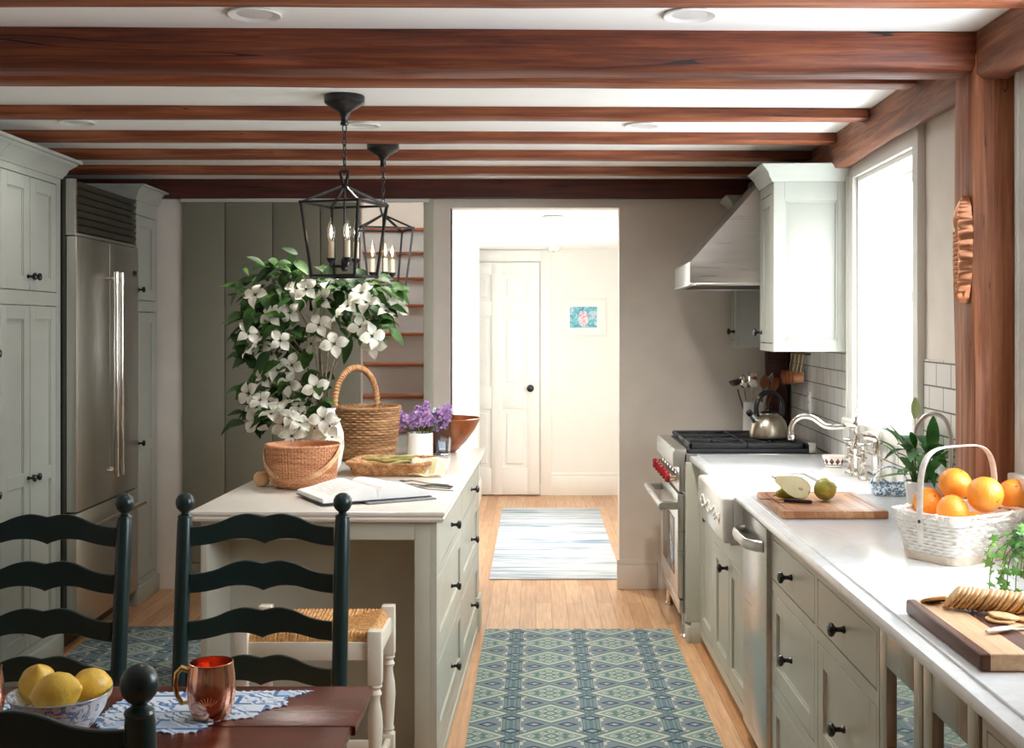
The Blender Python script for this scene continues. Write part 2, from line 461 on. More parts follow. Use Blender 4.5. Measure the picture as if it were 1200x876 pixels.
# ---- hall beyond the opening
HY = 10.6
HC = 2.21
m = MB(); m.box(-.62, HX0, B1-.12+.001, 10.32, 0, 2.4); struct(m.build('wall_hall_left', M['white']))
m = MB(); m.box(-1.3, 1.0, HY, HY+.12, 0, 2.6); struct(m.build('wall_hall_end', M['white']))
m = MB(); m.box(-.615, 1.0, B1, 9.6, HC, HC+.1); m.box(-1.3, 1.0, 9.6, HY, HC, HC+.1); struct(m.build('ceiling_hall', M['ceilwhite']))
m = MB(); m.box(-1.3, -1.2, 9.6, HY, 0, 2.4); m.box(-1.3, -.6, 9.5, 9.6, 0, 2.4); struct(m.build('wall_hall_recess', M['white']))
m = MB(); hx = .86
m.box(hx, hx+.15, B1, 7.9, 0, 2.4); m.box(hx, hx+.15, 7.9, 9.1, 0, 1.05); m.box(hx, hx+.15, 9.1, HY, 0, 2.4); m.box(hx, hx+.15, 7.9, 9.1, 2.0, 2.4)
struct(m.build('wall_hall_right', M['white']))
m = MB()
for i in range(3): m.box(hx+.05, hx+.1, 7.9+i*.6-.025, 7.9+i*.6+.025, 1.05, 2.0)
m.box(hx+.05, hx+.1, 7.9, 9.1, 1.05, 1.1); m.box(hx+.05, hx+.1, 7.9, 9.1, 1.95, 2.0)
w6 = m.build('window_3', M['white']); struct(w6)
m = MB(); m.box(hx+.07, hx+.075, 7.9, 9.1, 1.08, 1.97); m.build('pane', M['pane'], w6)
L = bpy.data.lights.new('window_portal', 'AREA'); L.shape = 'RECTANGLE'; L.size = .95; L.size_y = 1.2; L.cycles.is_portal = True
o = bpy.data.objects.new('window_portal', L); COL.objects.link(o); o.location = (hx+.16, 8.5, 1.525); o.rotation_euler = (0, PI/2, 0); o['kind'] = 'helper'
baseboard('baseboard_hall_end', (.13, .86, HY-.018, HY, 'x'), .2)
baseboard('baseboard_hall_left', (HX0, HX0+.016, B1, 10.32, 'y'), .2)
# hall door: six raised panels, black knob
m = MB(); dx0, dx1, dz = -.73, .03, 2.09
yd = HY-.03
m.box(dx0, dx1, yd, HY-.002, .012, dz)
fr = HY-.045
sx = (dx0, dx0+.105, (dx0+dx1)/2-.05, (dx0+dx1)/2+.05, dx1-.105, dx1)
zz = (.012, .25, .78, .98, 1.62, 1.74, 1.98, dz)
m.box(sx[0], sx[1], fr, yd, .012, dz, .002); m.box(sx[2], sx[3], fr, yd, .012, dz, .002); m.box(sx[4], sx[5], fr, yd, .012, dz, .002)
for a, b in ((0,1),(2,3),(4,5),(6,7)):
    for c, d in ((1,2),(3,4)): m.box(sx[c], sx[d], fr, yd, zz[a], zz[b], .002)
for a, b in ((1,2),(3,4),(5,6)):
    for c, d in ((1,2),(3,4)): m.box(sx[c]+.035, sx[d]-.035, fr+.003, yd, zz[a]+.035, zz[b]-.035, .008, 1)
door = m.build('door_1', M['white']); struct(door); door['label'] = 'white six panel hall door with a black knob'
m = MB(Matrix.Translation((-.05, fr, .965)) @ Matrix.Rotation(PI/2, 4, 'X'))
m.lathe([(.032,0),(.032,.006),(.012,.012),(.011,.03),(.026,.04),(.033,.052),(.03,.066),(.015,.074),(.002,.075)], 20)
m.build('door_knob', M['knob'], door)
m = MB(); m.box(dx1+.012, dx1+.11, HY-.022, HY, 0, dz+.11, .003); m.box(dx0-.1, dx1+.012, HY-.022, HY, dz+.012, dz+.11, .003)
struct(m.build('trim_7', M['white']))

# ---- stairs going up behind the boarded wall
for nm, bxs in (('wall_stair_left', [(-1.75, -1.68, B1, 9.4, 0, 3.6)]), ('wall_stair_right', [(-.62, -.56, B1, 9.4, 2.31, 3.6)]), ('wall_stair_end', [(-1.75, -.6, 9.47, 9.5, 0, 3.6)]),
                ('ceiling_stair', [(-1.75, -.56, 7.35, 9.47, 3.6, 3.7)]), ('wall_stair_front', [(-1.75, -.56, B1, B1+.06, 2.6, 3.6)])):  # stair ceiling stops short: unseen gap added to let daylight in
    m = MB()
    for b in bxs: m.box(*b)
    struct(m.build(nm, M['wallgrey']))
st = thing('staircase', 'stairs with reddish treads and pale risers going up behind the boarded wall', 'stairs', (-1.15, 7.2, 0))
for k in range(-3, 7):
    z = 1.097 + .19*k; y = .23*k
    if 7.2 + y < 6.95: continue
    m = MB(); m.box(-.5, .5, y+.012, y+.03, z-.19, z-.02); m.build('riser', M['riser'], st)
    m = MB(); m.box(-.5, .5, y-.015, y+.26, z-.02, z, .005); m.build('tread', M['treadwood'], st)
m = MB(); m.prism([(-.25, 0), (-.25, .7), (1.6, 2.2), (2.15, 2.2), (2.15, 0)], -.5, .5, 'x'); m.build('carcass', M['trimwhite'], st)

# ================================================================= TIMBERS
def timber(name, L, w, h, mat, loc, rz, label, cat, group=None, axis=0, jit=.004, chamf=.012, seed=1, lean=None):
    rnd = random.Random(seed); m = MB(); n = max(6, int(L/.16)); R = []
    ph = [rnd.random()*6 for _ in range(8)]
    for i in range(n+1):
        t = -L/2 + L*i/n
        j = lambda k: jit*(math.sin(t*5.1+ph[k])+.6*math.sin(t*13+ph[(k+3) % 8]))
        c = chamf*(1+.5*math.sin(t*3+ph[1]))
        sec = [(-w/2+j(0), -h/2+c), (-w/2+c, -h/2+j(1)*.5), (w/2-c, -h/2+j(1)*.5), (w/2+j(2), -h/2+c), (w/2+j(2), h/2-.004), (w/2-.004, h/2), (-w/2+.004, h/2), (-w/2+j(0), h/2-.004)]
        if axis == 0: R.append([(t, a, b) for a, b in sec])
        elif axis == 1: R.append([(a, t, b) for a, b in sec])
        else: R.append([(a, b, t) for a, b in sec])
    m.rings(R)
    o = m.build(name, mat, None, loc, rz, 50)
    return tag(o, label, cat, group)
TJ = math.radians(1.2)
JB = 2.325
timber('ceiling_beam', 4.15, .145, ZC-2.253, M['beam'], (-.80, 3.36+.073-.025, (ZC+2.253)/2), TJ, 'heavy dark red-brown summer beam, the deepest timber, resting on the corner post', 'beam', None, 0, .003, .014, 3)
names = ['thin joist tucked close behind the heavy summer beam', 'slim reddish joist between the two pendant canopies, second behind the heavy beam',
         'slim reddish joist in front of the smaller pendant canopy, third behind the heavy beam', 'slim joist fourth behind the heavy beam, behind the smaller pendant canopy', 'slim dark joist fifth behind the heavy beam, last before the beam on the back wall']
for i, (y, rt) in enumerate(((3.955, 1.27), (4.60, 1.29), (5.18, 1.31), (5.71, 1.33), (6.285, 1.35))):
    timber('ceiling_joist', rt+2.9, .10, ZC-JB+.02, M['joist'], ((rt-2.9)/2, y-.03, (ZC+JB)/2+.01), TJ, names[i], 'beam', 'slim ceiling joists', 0, .0016, .004, 11+i)
timber('ceiling_joist', 4.4, .10, ZC-JB+.02, M['joist'], (-.75, 2.93, (ZC+JB)/2+.01), math.radians(.3), 'pale reddish joist along the top edge of the picture, in front of the heavy beam', 'beam', 'slim ceiling joists', 0, .0016, .004, 30)
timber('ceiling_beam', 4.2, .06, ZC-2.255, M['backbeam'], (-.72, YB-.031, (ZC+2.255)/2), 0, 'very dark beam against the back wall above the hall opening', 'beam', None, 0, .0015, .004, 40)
# plate along the top of the window wall, and the post
timber('wall_plate_beam', 4.6, .10, .14, M['plate'], wallpt(4.45, .055, 2.295), WA, 'brown timber plate running along the top of the window wall, meeting the post', 'beam', None, 1, .004, .032, 50)
timber('timber_post', 2.3, .115, .17, M['post'], wallpt(3.455, .0585, 1.15), WA, 'reddish timber post between the two windows, a copper mould hung on it', 'post', None, 2, .003, .006, 60)
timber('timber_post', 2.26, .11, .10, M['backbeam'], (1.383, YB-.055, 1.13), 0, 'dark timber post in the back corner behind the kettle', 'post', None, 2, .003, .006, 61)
# ================================================================= CABINETS
def knob(mbloc, parent, mat=None, s=1.0, name='knob'):
    """black mushroom knob on a front that faces local -y"""
    x, y, z = mbloc
    m = MB(Matrix.Translation((x, y, z)) @ Matrix.Rotation(PI/2, 4, 'X') @ Matrix.Scale(s, 4))
    m.lathe([(.009,0),(.0085,.004),(.006,.008),(.0055,.018),(.008,.022),(.0145,.026),(.0165,.031),(.015,.036),(.008,.039),(.001,.0395)], 18)
    return m.build(name, mat or M['knob'], parent)
def front(kind, x0, x1, z0, z1, root, mat, name, fw=.058, t=.02, mids=()):
    """inset door or drawer front whose face lies at local y=0"""
    m = MB(); g = .0036; x0 += g; x1 -= g; z0 += g; z1 -= g
    if kind == 'slab': m.box(x0, x1, 0, t, z0, z1, .0015, 1)
    else:
        zs = [z0] + list(mids) + [z1]
        m.box(x0, x0+fw, 0, t, z0, z1, .0012, 1); m.box(x1-fw, x1, 0, t, z0, z1, .0012, 1)
        m.box(x0+fw, x1-fw, 0, t, z1-fw, z1, .0012, 1); m.box(x0+fw, x1-fw, 0, t, z0, z0+fw, .0012, 1)
        for q in mids: m.box(x0+fw, x1-fw, 0, t, q-fw/2, q+fw/2, .0012, 1)
        m.box(x0+fw-.004, x1-fw+.004, .009, t-.001, z0+fw-.004, z1-fw+.004)
        b = .006                        # small bead round the panel
        for (a0, a1, c0, c1) in ((x0+fw, x0+fw+b, z0+fw, z1-fw), (x1-fw-b, x1-fw, z0+fw, z1-fw), (x0+fw+b, x1-fw-b, z0+fw, z0+fw+b), (x0+fw+b, x1-fw-b, z1-fw-b, z1-fw)):
            m.box(a0, a1, .005, .012, c0, c1)
    return m.build(name, mat, root)
def carcass(root, w, h, d, ops, mat, z0=0, toe=0.0, toed=.05, gapmat=True):
    """face frame filling everything but the openings, and the box behind it"""
    xs = sorted({0, w} | {o[0] for o in ops} | {o[1] for o in ops}); zs = sorted({z0+toe, h} | {o[2] for o in ops} | {o[3] for o in ops})
    m = MB()
    for i in range(len(xs)-1):
        for j in range(len(zs)-1):
            cx, cz = (xs[i]+xs[i+1])/2, (zs[j]+zs[j+1])/2
            if not any(o[0] < cx < o[1] and o[2] < cz < o[3] for o in ops): m.box(xs[i], xs[i+1], 0, .022, zs[j], zs[j+1])
    m.box(0, .018, .0221, d, z0+toe, h); m.box(w-.018, w, .0221, d, z0+toe, h)
    m.box(.018, w-.018, d-.012, d, z0+toe, h); m.box(.018, w-.018, .0221, d-.012, h-.018, h); m.box(.018, w-.018, .0221, d-.012, z0+toe, z0+toe+.018)
    m.box(.018, w-.018, .06, .065, z0+toe+.018, h-.018)
    if toe: m.box(0, w, toed, d, 0, toe)
    return m.build('carcass', mat, root)
def crown(root, w, d, z, mat, ends=(True, True), pr=.075, h=.09):
    prof = [(0, 0), (.008, 0), (.012, .012), (.02, .02), (.028, .042), (.05, .062), (.058, .068), (.06, .074), (pr, .076), (pr, h), (0, h)]
    m = MB(); n = len(prof)
    path = []
    def pts(px, py, dx, dy): return [(px + dx*a, py + dy*a, z + b) for a, b in prof]
    rs = []
    if ends[0]: rs.append(pts(0, d, -1, 0)); rs.append(pts(0, 0, -1, -1))
    else: rs.append(pts(0, 0, 0, -1))
    if ends[1]: rs.append(pts(w, 0, 1, -1)); rs.append(pts(w, d, 1, 0))
    else: rs.append(pts(w, 0, 0, -1))
    m.rings(rs)
    m.box(0, w, 0, d, z, z+h-.001)
    return m.build('crown_moulding', mat, root)

# ---- left run: tall pantry, neighbour, refrigerator, tall end cabinet
LA = PI/2 + math.radians(1.2)
def left_pt(Y, off=0): return Vector((-2.20 - .021*(Y-5.45) + off, Y, 0))
def tall(name, y0, y1, off, label, doors, h, side_knobs):
    w = y1 - y0; d = .6
    root = thing(name, label, 'cabinet', left_pt(y0, off), LA)
    carcass(root, w, h, d, [o[:4] for o in doors], M['sage_dim'], 0, .0)
    m = MB(); m.box(-.001, w+.001, -.016, .02, 0, .10, .004); m.build('plinth', M['sage_dim'], root)
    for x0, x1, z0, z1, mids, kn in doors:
        dr = front('shaker', x0, x1, z0, z1, root, M['sage_dim'], 'door', .058, .02, mids)
        for kx, kz in kn: knob((kx, 0, kz), dr)
    return root
UPZ0, UPZ1, LOZ0, LOZ1 = 1.672, 2.17, .13, 1.612
w = .665
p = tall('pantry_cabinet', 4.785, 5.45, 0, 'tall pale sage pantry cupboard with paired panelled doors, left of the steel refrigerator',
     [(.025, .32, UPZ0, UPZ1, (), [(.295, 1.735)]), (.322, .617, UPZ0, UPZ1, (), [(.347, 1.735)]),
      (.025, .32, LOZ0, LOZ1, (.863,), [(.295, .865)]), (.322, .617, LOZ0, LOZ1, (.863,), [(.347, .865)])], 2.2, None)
crown(p, w, .6, 2.2, M['sage_dim'], (False, True))
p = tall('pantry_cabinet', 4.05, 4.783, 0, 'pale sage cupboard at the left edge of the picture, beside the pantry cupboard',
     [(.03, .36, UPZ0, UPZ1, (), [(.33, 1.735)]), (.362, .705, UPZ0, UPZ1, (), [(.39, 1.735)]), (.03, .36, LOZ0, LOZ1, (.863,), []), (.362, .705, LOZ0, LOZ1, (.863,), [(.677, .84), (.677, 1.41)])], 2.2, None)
crown(p, .733, .6, 2.2, M['sage_dim'], (True, False))
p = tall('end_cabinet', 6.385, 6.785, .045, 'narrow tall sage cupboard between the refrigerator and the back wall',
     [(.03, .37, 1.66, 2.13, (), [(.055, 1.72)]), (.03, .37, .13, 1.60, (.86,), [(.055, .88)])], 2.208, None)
crown(p, .40, .585, 2.208, M['sage_dim'], (True, False), .075, .066)

fr = thing('refrigerator', 'stainless steel built-in refrigerator with a dark louvred grille on top', 'refrigerator', left_pt(5.462, .05), LA)
w, d = .905, .64
m = MB(); m.box(.0, w, .03, d, .09, 2.15); m.box(0, w-.06, .031, .1, 2.14, 2.2); m.box(.03, w-.03, .08, d, 0, .09); m.build('body', M['steeldark'], fr)
m = MB(); m.box(0, .028, -.012, .03, 1.955, 2.205, .002); m.box(w-.014, w, -.012, .03, 1.955, 2.205, .002); m.box(0, w, -.012, .03, 1.943, 1.957, .002); m.build('grille_surround', M['steelv'], fr)
m = MB()
for k in range(7):
    z = 1.965 + k*.034
    m.hexa([(.03, -.002, z), (w-.016, -.002, z), (.03, .03, z), (w-.016, .03, z), (.03, -.016, z+.026), (w-.016, -.016, z+.026), (.03, .03, z+.029), (w-.016, .03, z+.029)])
m.build('louvred_grille', M['steeldark'], fr)
for i, (x0, x1) in enumerate(((0, w/2-.003), (w/2+.003, w))):
    m = MB(); m.box(x0, x1, -.02, .028, .655, 1.938, .004); dr = m.build('door', M['steelv'], fr)
    hx_ = w/2 + (-.04 if i == 0 else .04)
    m = MB(); m.cyl((hx_, -.065, .775), (hx_, -.065, 1.785), .0125, n=18)
    for z in (.80, 1.76): m.cyl((hx_, -.02, z), (hx_, -.065, z), .0095, n=12); m.cyl((hx_, -.065, z-.03), (hx_, -.065, z+.03), .0145, n=16)
    m.build('handle', M['chrome'], dr)
    if i == 1:
        m = MB(); m.box(x1-.085, x1-.025, -.0225, -.0195, 1.79, 1.815, .001); m.build('badge', M['black'], dr)
m = MB(); m.box(0, w, -.02, .028, .10, .648, .004); dr = m.build('freezer_drawer', M['steelv'], fr)
m = MB(); m.cyl((.06, -.07, .575), (w-.06, -.07, .575), .0135, n=18)
for x in (.11, w-.11): m.cyl((x, -.02, .575), (x, -.07, .575), .01, n=12)
m.build('handle', M['chrome'], dr)

# ---- island
IA = -math.radians(1.27)
IL = Vector((-.305, 3.93, 0))           # near right corner of the top
isl = thing('kitchen_island', 'sage kitchen island with knobbed drawers on its right side and a knee space in front', 'kitchen island', (IL.x, IL.y, 0), IA)
W_, L_ = .86, 2.08                      # local: x from -W_ to 0, y from 0 to L_
TB = Matrix.Rotation(PI/2, 4, 'Z')      # front facing +x: built in face space then turned
face = thing  # (kept local below)
xo = -.03                               # drawer face
body = MB()
body.box(-W_+.05, xo-.021, .33, L_-.03, .05, .862)              # box behind
body.box(-W_+.03, -W_+.052, .035, L_-.03, 0, .862, .002)        # left end panel
body.box(-W_+.052, xo-.07, .31, .332, 0, .862)                  # back of the knee space
body.box(xo-.075, xo-.0215, .035, .345, .0, .862, .002)         # near right post
body.box(-W_+.052, xo-.075, .035, .06, .80, .862, .002)         # rail under the top
body.build('carcass', M['sage'], isl)
F = Matrix.Translation((xo, .035, 0)) @ TB                      # local x -> island y, local -y -> island +x
def infront(fn):
    e = bpy.data.objects.new('tmp', None); return e
cols = [(.05, .985), (1.025, 1.96)]
rows = [(.695, .835, 'slab'), (.40, .665, 'shaker'), (.085, .37, 'shaker')]
ops = [(a, b, z0, z1) for a, b in cols for z0, z1, k in rows]
xs = sorted({0, L_-.065} | {o[0] for o in ops} | {o[1] for o in ops}); zs = sorted({.0, .862} | {o[2] for o in ops} | {o[3] for o in ops})
m = MB(F)
for i in range(len(xs)-1):
    for j in range(len(zs)-1):
        cx, cz = (xs[i]+xs[i+1])/2, (zs[j]+zs[j+1])/2
        if not any(o[0] < cx < o[1] and o[2] < cz < o[3] for o in ops): m.box(xs[i], xs[i+1], 0, .0212, zs[j], zs[j+1])
m.build('face_frame', M['sage'], isl)
m = MB(F); m.box(-.012, .12, -.014, .0, 0, .055, .003); m.box(L_-.2, L_-.06, -.014, .05, 0, .17, .003); m.box(.12, L_-.2, -.006, .0, 0, .03); m.build('plinth', M['sage'], isl)
for a, b in cols:
    for z0, z1, k in rows:
        m = MB(F); g = .0038; fw = .055
        x0, x1, c0, c1 = a+g, b-g, z0+g, z1-g
        if k == 'slab': m.box(x0, x1, 0, .02, c0, c1, .0015, 1)
        else:
            m.box(x0, x0+fw, 0, .02, c0, c1, .0012, 1); m.box(x1-fw, x1, 0, .02, c0, c1, .0012, 1); m.box(x0+fw, x1-fw, 0, .02, c1-fw, c1, .0012, 1); m.box(x0+fw, x1-fw, 0, .02, c0, c0+fw, .0012, 1)
            m.box(x0+fw-.003, x1-fw+.003, .009, .019, c0+fw-.003, c1-fw+.003)
        dr = m.build('drawer', M['sage'], isl)
        for q in ((.5,) if b-a < .6 else (.5,)):
            o = knob((0, 0, 0), dr)
            o.matrix_local = F @ Matrix.Translation((a+(b-a)*q, 0, (z0+z1)/2))
# top: moulded edge
m = MB()
def slabtop(m, x0, x1, y0, y1, z0, z1):
    prof = [(.014, z0), (.006, z0+.004), (.002, z0+.012), (.006, z0+.018), (.004, z0+.021), (0, z0+.026), (0, z1-.006), (.002, z1-.002), (.006, z1)]
    m.rings([[(x0+i, y0+i, z), (x1-i, y0+i, z), (x1-i, y1-i, z), (x0+i, y1-i, z)] for i, z in prof])
slabtop(m, -W_, 0, 0, L_, .862, .90)
m.build('top', M['islandtop'], isl)

# ---- right run
XF, XN = .785, .743                     # cabinet face, counter nosing
RA = -PI/2                              # local x runs toward the camera
def base(name, y_far, y_near, label, fronts, xf=XF, toe=.045, h=.862, depth=.46):
    root = thing(name, label, 'cabinet', (xf, y_far, 0), RA)
    w = y_far - y_near
    carcass(root, w, h, depth, [f[1:5] for f in fronts], M['sage'], 0, toe, .03)
    for k, x0, x1, z0, z1, nm, kn in fronts:
        dr = front(k, x0, x1, z0, z1, root, M['sage'], nm)
        for kx, kz in kn: knob((kx, 0, kz), dr, None, 1.12)
    return root
r3 = [('slab', .68, .818, 'drawer'), ('shaker', .345, .645, 'drawer'), ('shaker', .075, .31, 'drawer')]
base('drawer_cabinet', 3.92, 3.295, 'sage drawer cabinet directly beside the dishwasher', [(k, .012, .603, a, b, n, [(.3075, (a+b)/2)]) for k, a, b, n in r3])
base('drawer_cabinet', 3.294, 2.695, 'sage drawer cabinet between the other drawers and the glass-fronted drinks fridge', [(k, .012, .585, a, b, n, [(.30, (a+b)/2)]) for k, a, b, n in r3])
base('sink_cabinet', 5.20, 4.38, 'sage two-door sink cabinet under the white apron sink', [('shaker', .012, .408, .085, .575, 'door', [(.381, .53)]), ('shaker', .411, .808, .085, .575, 'door', [])], h=.695)
base('end_base_cabinet', 5.64, 5.201, 'narrow sage base cabinet between the sink cabinet and the range', [('shaker', .03, .41, .085, .818, 'door', [(.385, .665)])])
f = thing('pilaster', 'slim sage pilaster standing proud beside the range', 'pilaster', (.722, 5.71, 0), RA)
m = MB(); m.box(0, .065, 0, .52, .10, .862, .003); m.box(0, .065, .02, .52, 0, .1, .003); m.build('panel', M['sage'], f)
m = MB(); m.box(0, .066, .0, .03, 0, .085, .008); m.build('foot', M['sage'], f)
base('base_cabinet', 2.07, 1.2, 'sage base cabinet at the bottom right corner, nearest the camera', [('shaker', .02, .42, .085, .818, 'door', [(.39, .7)]), ('shaker', .425, .85, .085, .818, 'door', [])])

# dishwasher
dw = thing('dishwasher', 'stainless steel dishwasher with a bowed bar handle between sink and drawers', 'dishwasher', (XF, 4.372, 0), RA)
m = MB(); m.box(.004, .442, .03, .46, .1, .86); m.box(.01, .43, .05, .45, 0, .1); m.build('body', M['darkgap'], dw)
m = MB(); m.box(.003, .443, -.017, .029, .06, .845, .005); dd = m.build('door', M['steelh'], dw)
m = MB(); hz = .775
pts = [(.045+.355*t, -.018 - .05*min(1, math.sin(PI*t)*1.6)**.6 if 0 < t < 1 else -.016, hz) for t in [i/20 for i in range(21)]]
m.tube(pts, [(.019, .009)]*21, 12, flat=(0, 0, 1)); m.build('handle', M['steelh'], dd)

# drinks fridge with two glass doors
wf = thing('drinks_fridge', 'under-counter drinks fridge with two steel-framed glass doors', 'refrigerator', (XF, 2.69, 0), RA)
m = MB(); W2 = .612
m.box(0, .02, .05, .46, .06, .86); m.box(W2-.02, W2, .05, .46, .06, .86); m.box(.02, W2-.02, .45, .46, .06, .86); m.box(.02, W2-.02, .05, .45, .84, .86); m.box(.02, W2-.02, .05, .45, .06, .09); m.box(.02, W2-.02, .07, .44, 0, .06)
m.build('body', M['darkgap'], wf)
m = MB()
for z in (.3, .5, .68):
    m.box(.025, W2-.025, .07, .085, z, z+.035)
    for k in range(12): m.cyl((.04+k*.048, .08, z+.008), (.04+k*.048, .44, z+.008), .003, n=6)
m.build('rack', M['steelh'], wf)
for x0, x1, hx_ in ((.005, .303, .275), (.309, .607, .336)):
    m = MB(); z0, z1, q = .07, .845, .055
    m.box(x0, x0+q, -.002, .045, z0, z1, .002); m.box(x1-q, x1, -.002, .045, z0, z1, .002); m.box(x0+q, x1-q, -.002, .045, z0, z0+q, .002); m.box(x0+q, x1-q, -.002, .045, z1-.085, z1, .002)
    dd = m.build('door', M['coolersteel'], wf)
    m = MB(); m.box(x0+q, x1-q, .010, .016, z0+q, z1-.085); m.build('glass', M['coolerglass'], dd)
    m = MB(); m.cyl((hx_, -.06, .2), (hx_, -.06, .655), .011, n=16)
    for z in (.24, .62): m.cyl((hx_, -.012, z), (hx_, -.06, z), .008, n=10)
    m.build('handle', M['chrome'], dd)
# bottles lying on the racks
bg_ = paint('green_bottle_glass', S(52,74,60), .08, .05, 0); bl_ = paint('pale_blue_can', S(150,186,200), .25, .05, 0)
lab = ['dark bottle lying on the %s rack of the drinks fridge, %s' % (a, b) for a in ('lowest', 'middle', 'top') for b in ('far one', 'second', 'third', 'nearest')]
k = 0
for zi, z in enumerate((.3, .5, .68)):
    for j in range(4):
        m = MB(Matrix.Rotation(-PI/2, 4, 'X'))
        m.lathe([(.002,0),(.034,.002),(.037,.01),(.037,.19),(.033,.215),(.016,.25),(.014,.30),(.016,.302),(.015,.318),(.002,.319)], 18)
        o = m.build('bottle', (bg_, bl_)[(zi+j) % 2]); p = Vector((XF+.1, 2.69-.095-j*.14, z+.012+.037))
        o.location = p; o.rotation_euler = (0, 0, -PI/2)
        tag(o, lab[k].replace('dark', ('dark green', 'pale blue')[(zi+j) % 2]), 'bottle', 'bottles in the drinks fridge'); k += 1

# apron sink
sk = thing('apron_sink', 'white fireclay apron-front sink with a raised ornament on its front', 'sink', (.695, 5.055, 0), RA)
m = MB(); w = .68; z0, z1 = .712, .884; d = .46
m.box(0, w, 0, .045, z0, z1, .012, 3); m.box(0, .03, .04, d, z0+.0, z1, .006); m.box(w-.03, w, .04, d, z0, z1, .006); m.box(.03, w-.03, d-.03, d, z0, z1, .006); m.box(.02, w-.02, .03, d-.02, z0-.012, z0+.014, .004)
m.build('basin', M['fireclay'], sk)
m = MB(); rnd = random.Random(4)
for i in range(34):                     # moulded garland band
    t = i/33; x = .12+.47*t
    m.ball((x, -.002, .806+.012*math.sin(t*PI*6)), .008, (1.3, .4, .8), 10, 6)
    m.ball((x+.004, -.001, .782-.010*math.sin(t*PI*6+.6)), .007, (1.4, .4, .7), 10, 6)
for t in (0, .25, .5, .75, 1): m.ball((.12+.47*t, -.002, .792), .013, (1.2, .4, 1), 12, 8)
m.build('ornament', M['fireclay'], sk)

# countertops (stone, rounded nosing); each piece its own slab
def counter(name, poly, label, inset=None, z0=.871, z1=.90, bev=.011):
    m = MB(); m.prism(poly, z0-.008, z1-.006, 'z', bev)
    if inset: m.prism(inset, z1-.0062, z1, 'z', .002)
    o = m.build(name, M['counter']); tag(o, label, 'countertop'); return o
counter('countertop', [(XN, 4.373), (XN, .9), (wx(.9)-.009, .9), (wx(3.34)-.009, 3.34), (1.262, 3.34), (1.262, 3.57), (wx(3.57)-.009, 3.57), (wx(4.373)-.009, 4.373)], 'long white stone countertop on the right, from the sink to the picture edge', [(XN+.034, 4.340), (XN+.034, .92), (wx(.9)-.010, .92), (wx(3.34)-.010, 3.34), (1.262, 3.34), (1.262, 3.57), (wx(3.57)-.010, 3.57), (wx(4.34)-.010, 4.340)])
counter('countertop', [(.745, 5.695), (.745, 5.057), (1.158, 5.057), (1.158, 4.3745), (wx(4.3745)-.009, 4.3745), (wx(5.695)-.009, 5.695)], 'white stone countertop running behind the sink up to the range', [(.779, 5.690), (.779, 5.090), (1.19, 5.090), (1.19, 4.38), (wx(4.38)-.010, 4.38), (wx(5.69)-.010, 5.690)])
counter('countertop', [(.80, 6.80), (.80, 6.49), (1.33, 6.49), (1.33, 6.80)], 'small white counter in the back corner beyond the range')
base('corner_base_cabinet', 6.80, 6.49, 'sage base cabinet in the back corner beyond the range', [('shaker', .02, .29, .085, .818, 'door', [])], .80, depth=.5)

# ---- range
rg = thing('range_cooker', 'stainless steel gas range with a row of red knobs and black cast iron grates', 'range', (.70, 6.48, 0), RA)
w, d = .765, .66
m = MB(); m.box(0, w, .02, d, .12, .90, .003); m.box(.02, w-.02, .06, d, .05, .12); m.build('body', M['steelh'], rg)
m = MB(); m.prism([(-.035, .838), (-.035, .905), (-.025, .922), (.03, .925), (.03, .838)], 0, w, 'x'); bull = m.build('bullnose', M['steelh'], rg)
m = MB(); m.box(.0, w, -.005, .022, .715, .838, .003); cp = m.build('control_panel', M['steelh'], rg)
rk = paint('red_knob', S(168,28,38), .25, .06, 0)
for k in range(6):
    x = .09 + k*(w-.18)/5
    mm = Matrix.Translation((x, -.005, .778)) @ Matrix.Rotation(PI/2, 4, 'X')
    m = MB(mm); m.lathe([(.031, 0), (.031, .006), (.024, .010), (.023, .036)], 24); bz = m.build('knob_collar', M['chrome'], rg)
    m = MB(mm); m.lathe([(.022, .036), (.027, .038), (.0275, .050), (.024, .055), (.001, .055)], 24); m.box(-.004, .004, -.024, .024, .053, .060, .002, 1); m.build('knob', rk, rg)
m = MB(); m.box(.0, w, -.012, .02, .20, .705, .004)
od = m.build('oven_door', M['steelh'], rg)
m = MB(); m.box(.13, w-.13, -.015, -.010, .29, .57, .002); m.build('oven_window', M['ovenglass'], od)
m = MB(); m.cyl((.0, -.085, .645), (w, -.085, .645), .019, n=20)
for x in (.035, w-.035): m.box(x-.022, x+.022, -.09, -.012, .628, .665, .004)
m.build('handle', M['steelh'], od)
m = MB(); m.box(w-.055, w-.015, -.0925, -.0895, .638, .655, .001); m.build('badge', rk, od)
m = MB(); m.box(.0, w, -.004, .02, .125, .19, .003); m.build('kick_panel', M['steelh'], rg)
for x in (.04, w-.04):
    m = MB(); m.lathe([(.022, 0), (.022, .012), (.016, .02), (.016, .1), (.024, .125)], 14, (x, .03, 0)); m.build('leg', M['chrome'], rg)
m = MB(); m.box(.02, w-.02, .04, d-.03, .90, .921, .004); m.build('cooktop', M['iron'], rg)
m = MB(); m.box(0, w, d-.035, d, .90, .955, .004); m.build('rear_trim', M['steelh'], rg)
